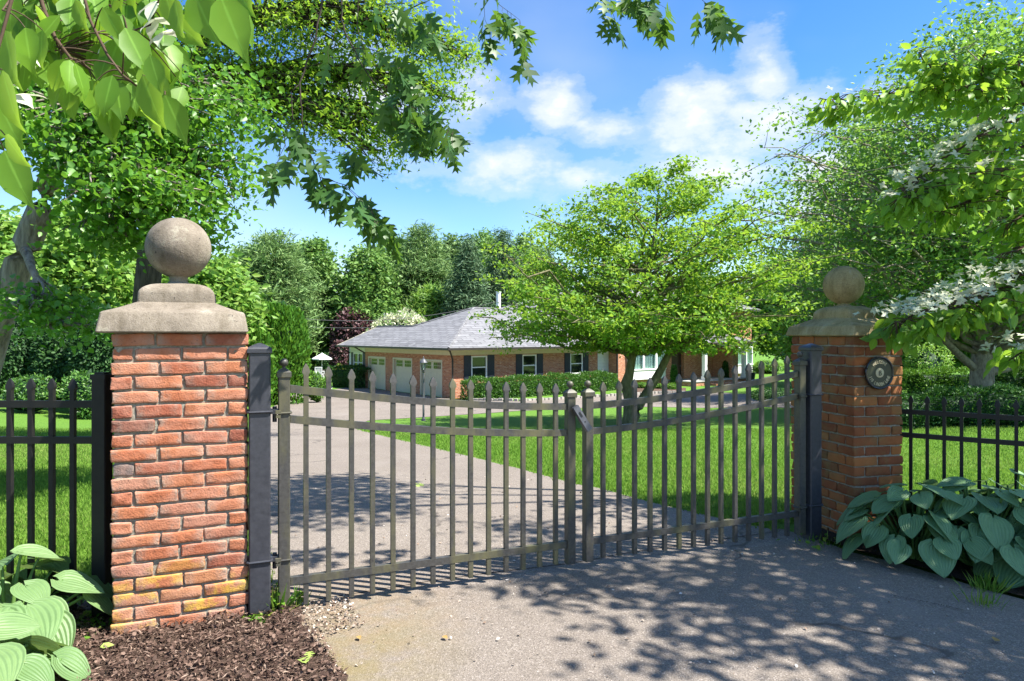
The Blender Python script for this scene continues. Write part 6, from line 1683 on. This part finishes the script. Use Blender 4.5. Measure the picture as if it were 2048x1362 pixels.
hosta('blue green hosta at the back of the clump by the right fence', 3.45, 4.72, 40, .21, .42, .62, 'hosta_blue', 207)

# weeds, tufts and single fallen leaves
def tuft(label, x, y, n, h, spread, mat='l_weed', tpl='blade', name='grass_tuft', cat='weed', droop=0, broad=0):
    root = thing(name, (x, y, tzf(x, y)), label, cat, 'weeds at the drive edge')
    P = np.stack([x+RNG.normal(size=n)*spread, y+RNG.normal(size=n)*spread*.7, np.zeros(n)], 1); P[:, 2] = tz(P[:, 0], P[:, 1])+.012
    D = np.stack([P[:, 0]-x, P[:, 1]-y, np.zeros(n)], 1)/max(spread, .01)*.35+RNG.normal(size=(n, 3))*.22; D[:, 2] = 1
    parts = [leaf_arrays(P, h*(.4+.8*RNG.random(n)), D, RNG.normal(size=(n, 3)), tpl, RNG.random(n))]
    if broad:
        Q = np.stack([x+RNG.normal(size=broad)*spread, y+RNG.normal(size=broad)*spread*.7, np.zeros(broad)], 1); Q[:, 2] = tz(Q[:, 0], Q[:, 1])+.02+h*.6*RNG.random(broad)
        parts.append(leaf_arrays(Q, .02+.022*RNG.random(broad), RNG.normal(size=(broad, 3))*np.array([1, 1, .4]), rand_dirs(broad, 1.3), 'broad', RNG.random(broad)))
    V, F, T = merge(parts); np_mesh('foliage', V, F, M_[mat], root, tint=T)
tuft('weeds growing between the left hinge post and the gate', -1.235, 3.52, 70, .16, .028, broad=40)
tuft('weeds behind the left gate stile', -1.19, 3.62, 60, .10, .06, broad=40)
tuft('small yellow weeds at the foot of the left fence post', -2.0, 3.30, 10, .05, .07, broad=70)
tuft('weedy sprig at the base of the sunlit pillar by the post', -1.29, 3.40, 8, .05, .035, broad=30)
tuft('weeds around the foot of the right hinge post', 2.12, 4.72, 40, .07, .10, broad=30)
t1 = gp(1985, 1190); tuft('grass tuft at the right edge of the asphalt', t1[0], t1[1]+.05, 110, .11, .05)
t1 = gp(1965, 1214); tuft('smaller grass tuft in front of the other on the asphalt edge', t1[0], t1[1], 60, .08, .05)
tuft('leafy weeds in the shade beside the left fence post', -2.1, 3.36, 6, .06, .05, broad=50)
def one_leaf(label, px, py, size, mat, tpl='broad', seed=0):
    p = gp(px, py); r = np.random.default_rng(seed)
    root = thing('fallen_leaf', (p[0], p[1], p[2]+.06 if px < 700 else p[2]+.025), label, 'leaf', 'fallen leaves')
    a = r.random()*6.28
    V, F, T = leaf_arrays(np.array([[p[0], p[1], p[2]+(.060 if px < 700 else .022)]]), size, np.array([[math.cos(a), math.sin(a), .08]]), np.array([[.1, -.25, 1.]]), tpl, np.array([.6]))
    np_mesh('blade', V, F, M_[mat], root, tint=T)
one_leaf('single pale green leaf on the mulch before the pillar', 200, 1322, .055, 'pale_leaf', 'broad', 3)
one_leaf('green lobed leaf at the bottom edge of the mulch', 618, 1330, .06, 'pale_leaf', 'oak', 5)
one_leaf('second green lobed leaf below on the mulch edge', 612, 1356, .07, 'pale_leaf', 'oak', 8)
one_leaf('dry yellow leaf alone on the shaded asphalt at right', 1990, 1292, .05, 'dry_leaf', 'broad', 11)
one_leaf('dry leaf lying on sunlit asphalt near the gate', 886, 1281, .035, 'dry_leaf', 'broad', 13)
one_leaf('dry leaf near the mossy edge of the asphalt', 716, 1282, .035, 'dry_leaf', 'broad', 14)
one_leaf('green leaf on the drive behind the gate pickets', 846, 972, .14, 'pale_leaf', 'oak', 15)
# ------------------------------------------------------------------ lamp post, patio, wires, pots
b = gp(847, 842); LPo = thing('lamp_post', b, 'slim black lamp post with lantern in front of the third garage door', 'lamp post')
Yb = b[1]; sc_ = Yb/FPX; ztop_ = CAMZ-(712-HY)*sc_
hz = ztop_-b[2]
mb = MB(); mb.lathe(b, [(.07, -.05), (.07, .04), (.045, .08), (.032, .14), (.030, hz-.52), (.045, hz-.50), (.05, hz-.47), (.02, hz-.45)], 14); mb.build('pole', M_['grey_metal'], LPo)
c = Vector((b[0], b[1], b[2]+hz-.46)); lan = MB(); lan.lathe(c, [(.03, 0), (.055, .02), (.06, .03)], 12)
for k in range(6):
    a = k*math.pi/3; lan.tube([c+Vector((.06*math.cos(a), .06*math.sin(a), .03)), c+Vector((.105*math.cos(a), .105*math.sin(a), .25))], .008, 6)
lan.lathe(c, [(.125, .25), (.12, .265), (.06, .35), (.035, .37), (.04, .385), (.012, .40), (.018, .425), (.003, .46)], 14); lo = lan.build('lantern', M_['grey_metal'], LPo)
gl = MB(); gl.lathe(c, [(.05, .035), (.092, .245)], 12); gl.build('glass', M_['clear'], lo)
bu = MB(); bu.lathe(c, [(.015, .03), (.018, .09), (.03, .13), (.02, .17), (.002, .18)], 10); bu.build('bulb', M_['white'], lo)

ux_, uy_ = (644-CX)/FPX*50, 50.0; ug = tzf(ux_, uy_)
PU = thing('patio_umbrella', (ux_, uy_, ug), 'open white patio umbrella in the garden left of the garage', 'umbrella')
zt_ = CAMZ-(706-HY)/FPX*50; ze = CAMZ-(717-HY)/FPX*50
mb = MB(); mb.tube([(ux_, uy_, ug), (ux_, uy_, zt_+.03)], .025, 8); mb.build('pole', M_['white'], PU)
mb = MB(); R = .74
for k in range(8):
    a0, a1 = k*math.pi/4, (k+1)*math.pi/4; P0 = (ux_+R*math.cos(a0), uy_+R*math.sin(a0), ze); P1 = (ux_+R*math.cos(a1), uy_+R*math.sin(a1), ze); T = (ux_, uy_, zt_)
    mb.face([T, P0, P1]); mb.face([P0, P1, (P1[0], P1[1], ze-.07), (P0[0], P0[1], ze-.07)])
mb.build('canopy', M_['canvas'], PU)
# table under it and slatted chairs around it
PT = thing('patio_table', (ux_, uy_, ug), 'small dark round table under the white umbrella', 'table')
mb = MB(); mb.lathe((ux_, uy_, ug), [(.42, .70), (.42, .73), (.05, .735)], 20); mb.build('table_top', M_['gutter'], PT)
for k in range(4):
    a = k*math.pi/2+.4; mb = MB(); mb.tube([(ux_+.33*math.cos(a), uy_+.33*math.sin(a), ug), (ux_+.27*math.cos(a), uy_+.27*math.sin(a), ug+.70)], .02, 6); mb.build('leg', M_['gutter'], PT)
def chair(label, dx, dy, ang, mat):
    x, y = ux_+dx, uy_+dy; z = tzf(x, y); r = thing('patio_chair', (x, y, z), label, 'chair', 'chairs round the patio table', rz=ang)
    def B(mb, nm): return mb.build(nm, M_[mat], r, world=False)
    mb = MB()
    for k in range(5): mb.box(-.25, .25, -.24+.096*k, -.16+.096*k, .42, .45)
    B(mb, 'seat')
    mb = MB(); mb.box(-.26, -.22, .22, .26, .45, .95); mb.box(.22, .26, .22, .26, .45, .95); mb.box(-.22, .22, .22, .26, .90, .96); mb.box(-.22, .22, .22, .26, .52, .56)
    for k in range(5): mb.box(-.19+.085*k, -.15+.085*k, .23, .25, .56, .90)
    B(mb, 'backrest')
    for sx in (-1, 1):
        for sy in (-1, 1): mb = MB(); mb.box(sx*.24-.025, sx*.24+.025, sy*.235-.025, sy*.235+.025, 0, .42); B(mb, 'leg')
        mb = MB(); mb.box(sx*.28-.03, sx*.28+.03, -.24, .24, .63, .66); mb.box(sx*.28-.02, sx*.28+.02, -.23, -.19, .45, .63); B(mb, 'armrest')
chair('pale slatted patio chair on the near side of the table', .05, -.85, rad(180), 'white'); chair('dark patio chair left of the table', -.8, .0, rad(80), 'gutter'); chair('dark patio chair right of the table', .75, .1, rad(-80), 'gutter')

# hose reel on the white siding
hp = H2(11.85, -0.22); hz_ = HZ+.62
HR = thing('hose_reel', (hp[0], hp[1], HZ), 'coiled black garden hose on the white siding beside the downpipe', 'hose reel')
uh, vh = Vector((.775, .632, 0)), Vector((-.632, .775, 0))
mb = MB(); pts = []
for k in range(240):
    t = k/24*math.pi*2; r = .30+.035*math.sin(k*.7)-.05*((k*37) % 7)/7; off = vh*(.10*math.sin(k*.21))
    pts.append(Vector((hp[0], hp[1], hz_))+uh*r*math.cos(t)*.95+UP*r*1.25*math.sin(t)+off)
mb.tube(pts, .022, 6); mb.build('hose', M_['black_plastic'], HR)
mb = MB(); mb.lathe(Vector((hp[0], hp[1], hz_))-vh*.06, [(.16, 0), (.16, .2), (.05, .2)], 16, Matrix((uh, UP, vh)).transposed()); mb.build('reel', M_['black_plastic'], HR)

# potted plant at the entrance
pp = H2(23.55, -3.45); zz = HZ+.02
PP = thing('potted_plant', (pp[0], pp[1], zz), 'dark glazed pot with a green plant by the entrance column', 'potted plant')
mb = MB(); mb.lathe((pp[0], pp[1], zz), [(.20, 0), (.27, .2), (.33, .55), (.36, .68), (.36, .72), (.30, .72), (.28, .60)], 20); mb.build('pot', M_['pot'], PP)
n = 500; d = rand_dirs(n, .6); V, F, T = leaf_arrays(np.array([pp[0], pp[1], zz+.72])+d*np.array([.32, .32, .45])*(RNG.random((n, 1))**.5), .13, d+RNG.normal(size=(n, 3))*.4, rand_dirs(n, .5), 'narrow', RNG.random(n)); np_mesh('foliage', V, F, M_['l_box'], PP, tint=T)

# overhead service wires from a utility pole behind the left trees to the house roof
def wire(label, a, b, sag, r):
    a = Vector(a); b = Vector(b); pts = []
    for i in range(25):
        t = i/24; p = a.lerp(b, t); p.z -= sag*4*t*(1-t); pts.append(p)
    o = thing('service_wire', tuple(a), label, 'wire', 'overhead wires to the house')
    mb = MB(); mb.tube(pts, r, 6); mb.build('cable', M_['wire'], o)
pole = Vector(((330-CX)/FPX*44, 44, 0)); pole.z = tzf(pole.x, pole.y)
UPo = thing('utility_pole', tuple(pole), 'wooden utility pole hidden among trees behind the stone ball', 'utility pole')
mb = MB(); mb.tube([pole+Vector((0, 0, -.3)), pole+Vector((0, 0, 6.2))], [.16, .11], 10); mb.build('pole', M_['bark_grey'], UPo)
mb = MB(); mb.box(pole.x-.7, pole.x+.7, pole.y-.06, pole.y+.06, pole.z+5.4, pole.z+5.52); mb.build('crossarm', M_['bark_grey'], UPo)
e = H2(9.6, 8.3)
wire('upper of the two wires crossing before the purple bush', pole+Vector((.5, 0, 5.55)), (e[0], e[1], HZ+5.9), 1.55, .016)
wire('lower of the two wires crossing before the purple bush', pole+Vector((.1, 0, 4.7)), (H2(2.3, 9.5)[0], H2(2.3, 9.5)[1], HZ+4.05), .55, .016)

# crack lines in the apron
def crack(label, line):
    P = [Vector(gp(x, y)) for x, y in line]; mb = MB()
    for i in range(len(P)-1):
        for k in range(10):
            a = P[i].lerp(P[i+1], k/10); b_ = P[i].lerp(P[i+1], (k+1)/10)
            a = a+Vector((0, random.gauss(0, .006), .0145)); b_ = b_+Vector((0, random.gauss(0, .006), .0145)); w = random.uniform(.002, .005)
            mb.face([a+Vector((0, -w, 0)), b_+Vector((0, -w, 0)), b_+Vector((0, w, 0)), a+Vector((0, w, 0))])
    tag(mb.build('road_crack', M_['crack']), kind='structure')
crack('', [(1780,1196),(1830,1205),(1880,1215),(1930,1228)])
# ------------------------------------------------------------------ sky, sun, camera
def make_world():
    w = bpy.data.worlds.new('World'); SC.world = w; w.use_nodes = True
    nt = w.node_tree; nt.nodes.clear(); N = NT(nt)
    out = nt.nodes.new('ShaderNodeOutputWorld'); bg = nt.nodes.new('ShaderNodeBackground')
    sky = nt.nodes.new('ShaderNodeTexSky'); sky.sky_type = 'NISHITA'; sky.sun_disc = False
    sky.sun_elevation = math.asin(SUN_DIR.z); sky.sun_rotation = math.atan2(SUN_DIR.x, SUN_DIR.y)
    sky.altitude = 0; sky.air_density = SKY_AIR; sky.dust_density = SKY_DUST; sky.ozone_density = SKY_OZ
    hsv = nt.nodes.new('ShaderNodeHueSaturation'); hsv.inputs['Hue'].default_value = 0.506; hsv.inputs['Saturation'].default_value = SKY_SAT; hsv.inputs['Value'].default_value = SKY_VAL; N.link(sky.outputs[0], hsv.inputs['Color'])
    d = N.coord('Generated')
    sep = N.n('ShaderNodeSeparateXYZ'); N.link(d, sep.inputs[0])
    az = N.math('ARCTAN2', sep.outputs[0], sep.outputs[1]); el = N.math('ARCSINE', sep.outputs[2])
    cmb = N.n('ShaderNodeCombineXYZ'); N.link(az, cmb.inputs[0]); N.link(N.math('MULTIPLY', el, 1.7), cmb.inputs[1])
    n1 = N.noise(cmb.outputs[0], 5.5, 9, 0.62); n2 = N.noise(cmb.outputs[0], 2.2, 3, 0.5); n3 = N.noise(cmb.outputs[0], 17, 6, 0.6)
    def blob(px, py, wx, wy):
        a0 = math.atan((px-CX)/FPX); e0 = math.atan((HY-py)/math.hypot(FPX, px-CX)); wa = wx/FPX*math.cos(a0)**2; we = wy/FPX*math.cos(a0)
        u = N.math('DIVIDE', N.math('SUBTRACT', az, a0), wa); v = N.math('DIVIDE', N.math('SUBTRACT', el, e0), we)
        return N.math('SUBTRACT', 1.0, N.math('SQRT', N.math('ADD', N.math('MULTIPLY', u, u), N.math('MULTIPLY', v, v))))
    m = None
    for q in ((1560,255,330,125), (1700,330,250,150), (1540,150,90,110), (1390,240,150,90), (1440,345,220,70), (1120,200,110,75), (1215,260,110,60), (940,200,110,80), (1010,335,260,70), (1150,360,130,60), (760,190,160,110), (2300,300,300,160), (-700,350,400,140), (-300,600,300,200)):
        b = blob(*q); m = b if m is None else N.math('MAXIMUM', m, b)
    m = N.math('MAXIMUM', m, -1.0)
    f = N.math('ADD', m, N.math('MULTIPLY', N.math('SUBTRACT', n1, 0.5), 2.6))
    f = N.math('ADD', f, N.math('MULTIPLY', N.math('SUBTRACT', n3, 0.5), 0.5))
    fac = N.ramp(f, [(0.02, (0,0,0)), (0.35, (.30,.30,.30)), (0.8, (.74,.74,.74)), (1.0, (.92,.92,.92))], 'EASE')
    thin = N.ramp(n2, [(0.40, (0,0,0)), (0.75, (.30,.30,.30))])
    fac = N.math('MAXIMUM', fac, thin)
    cl = N.mix(N.ramp(n1, [(0.3, (0,0,0)), (0.7, (1,1,1))]), tuple(CLOUD*x for x in (.80,.87,.96)), tuple(CLOUD*x for x in (1.0,1.0,1.0)))
    col = N.mix(fac, hsv.outputs[0], cl)
    N.link(col, bg.inputs[0]); bg.inputs[1].default_value = SKY_STR; N.link(bg.outputs[0], out.inputs[0])
SKY_STR, SKY_AIR, SKY_DUST, SKY_OZ, SKY_SAT, SKY_VAL, CLOUD = 0.10, 1.0, 0.5, 2.2, 1.36, 0.98, 4.4
make_world()
s = bpy.data.lights.new('sun', 'SUN'); s.energy = 5.0; s.angle = rad(0.53); s.color = (1.0, 0.955, 0.88)
so = bpy.data.objects.new('sun', s); COL.objects.link(so); so.rotation_euler = SUN_DIR.to_track_quat('Z', 'Y').to_euler()
cam = bpy.data.cameras.new('camera'); co = bpy.data.objects.new('camera', cam); COL.objects.link(co)
co.location = (0, 0, CAMZ); co.rotation_euler = (math.pi/2, 0, 0)
cam.sensor_width = 36; cam.lens = 36*FPX/2048; cam.shift_y = (HY-681)/2048; cam.clip_start = 0.05; cam.clip_end = 2000
SC.camera = co
SC.view_settings.view_transform = 'Standard'; SC.view_settings.look = 'None'; SC.view_settings.exposure = 1.42; SC.view_settings.gamma = 1
SC.render.engine = 'CYCLES'
cy = SC.cycles; cy.max_bounces = 8; cy.diffuse_bounces = 5; cy.glossy_bounces = 2; cy.transmission_bounces = 4; cy.transparent_max_bounces = 6
cy.use_denoising = True; cy.caustics_reflective = False; cy.caustics_refractive = False
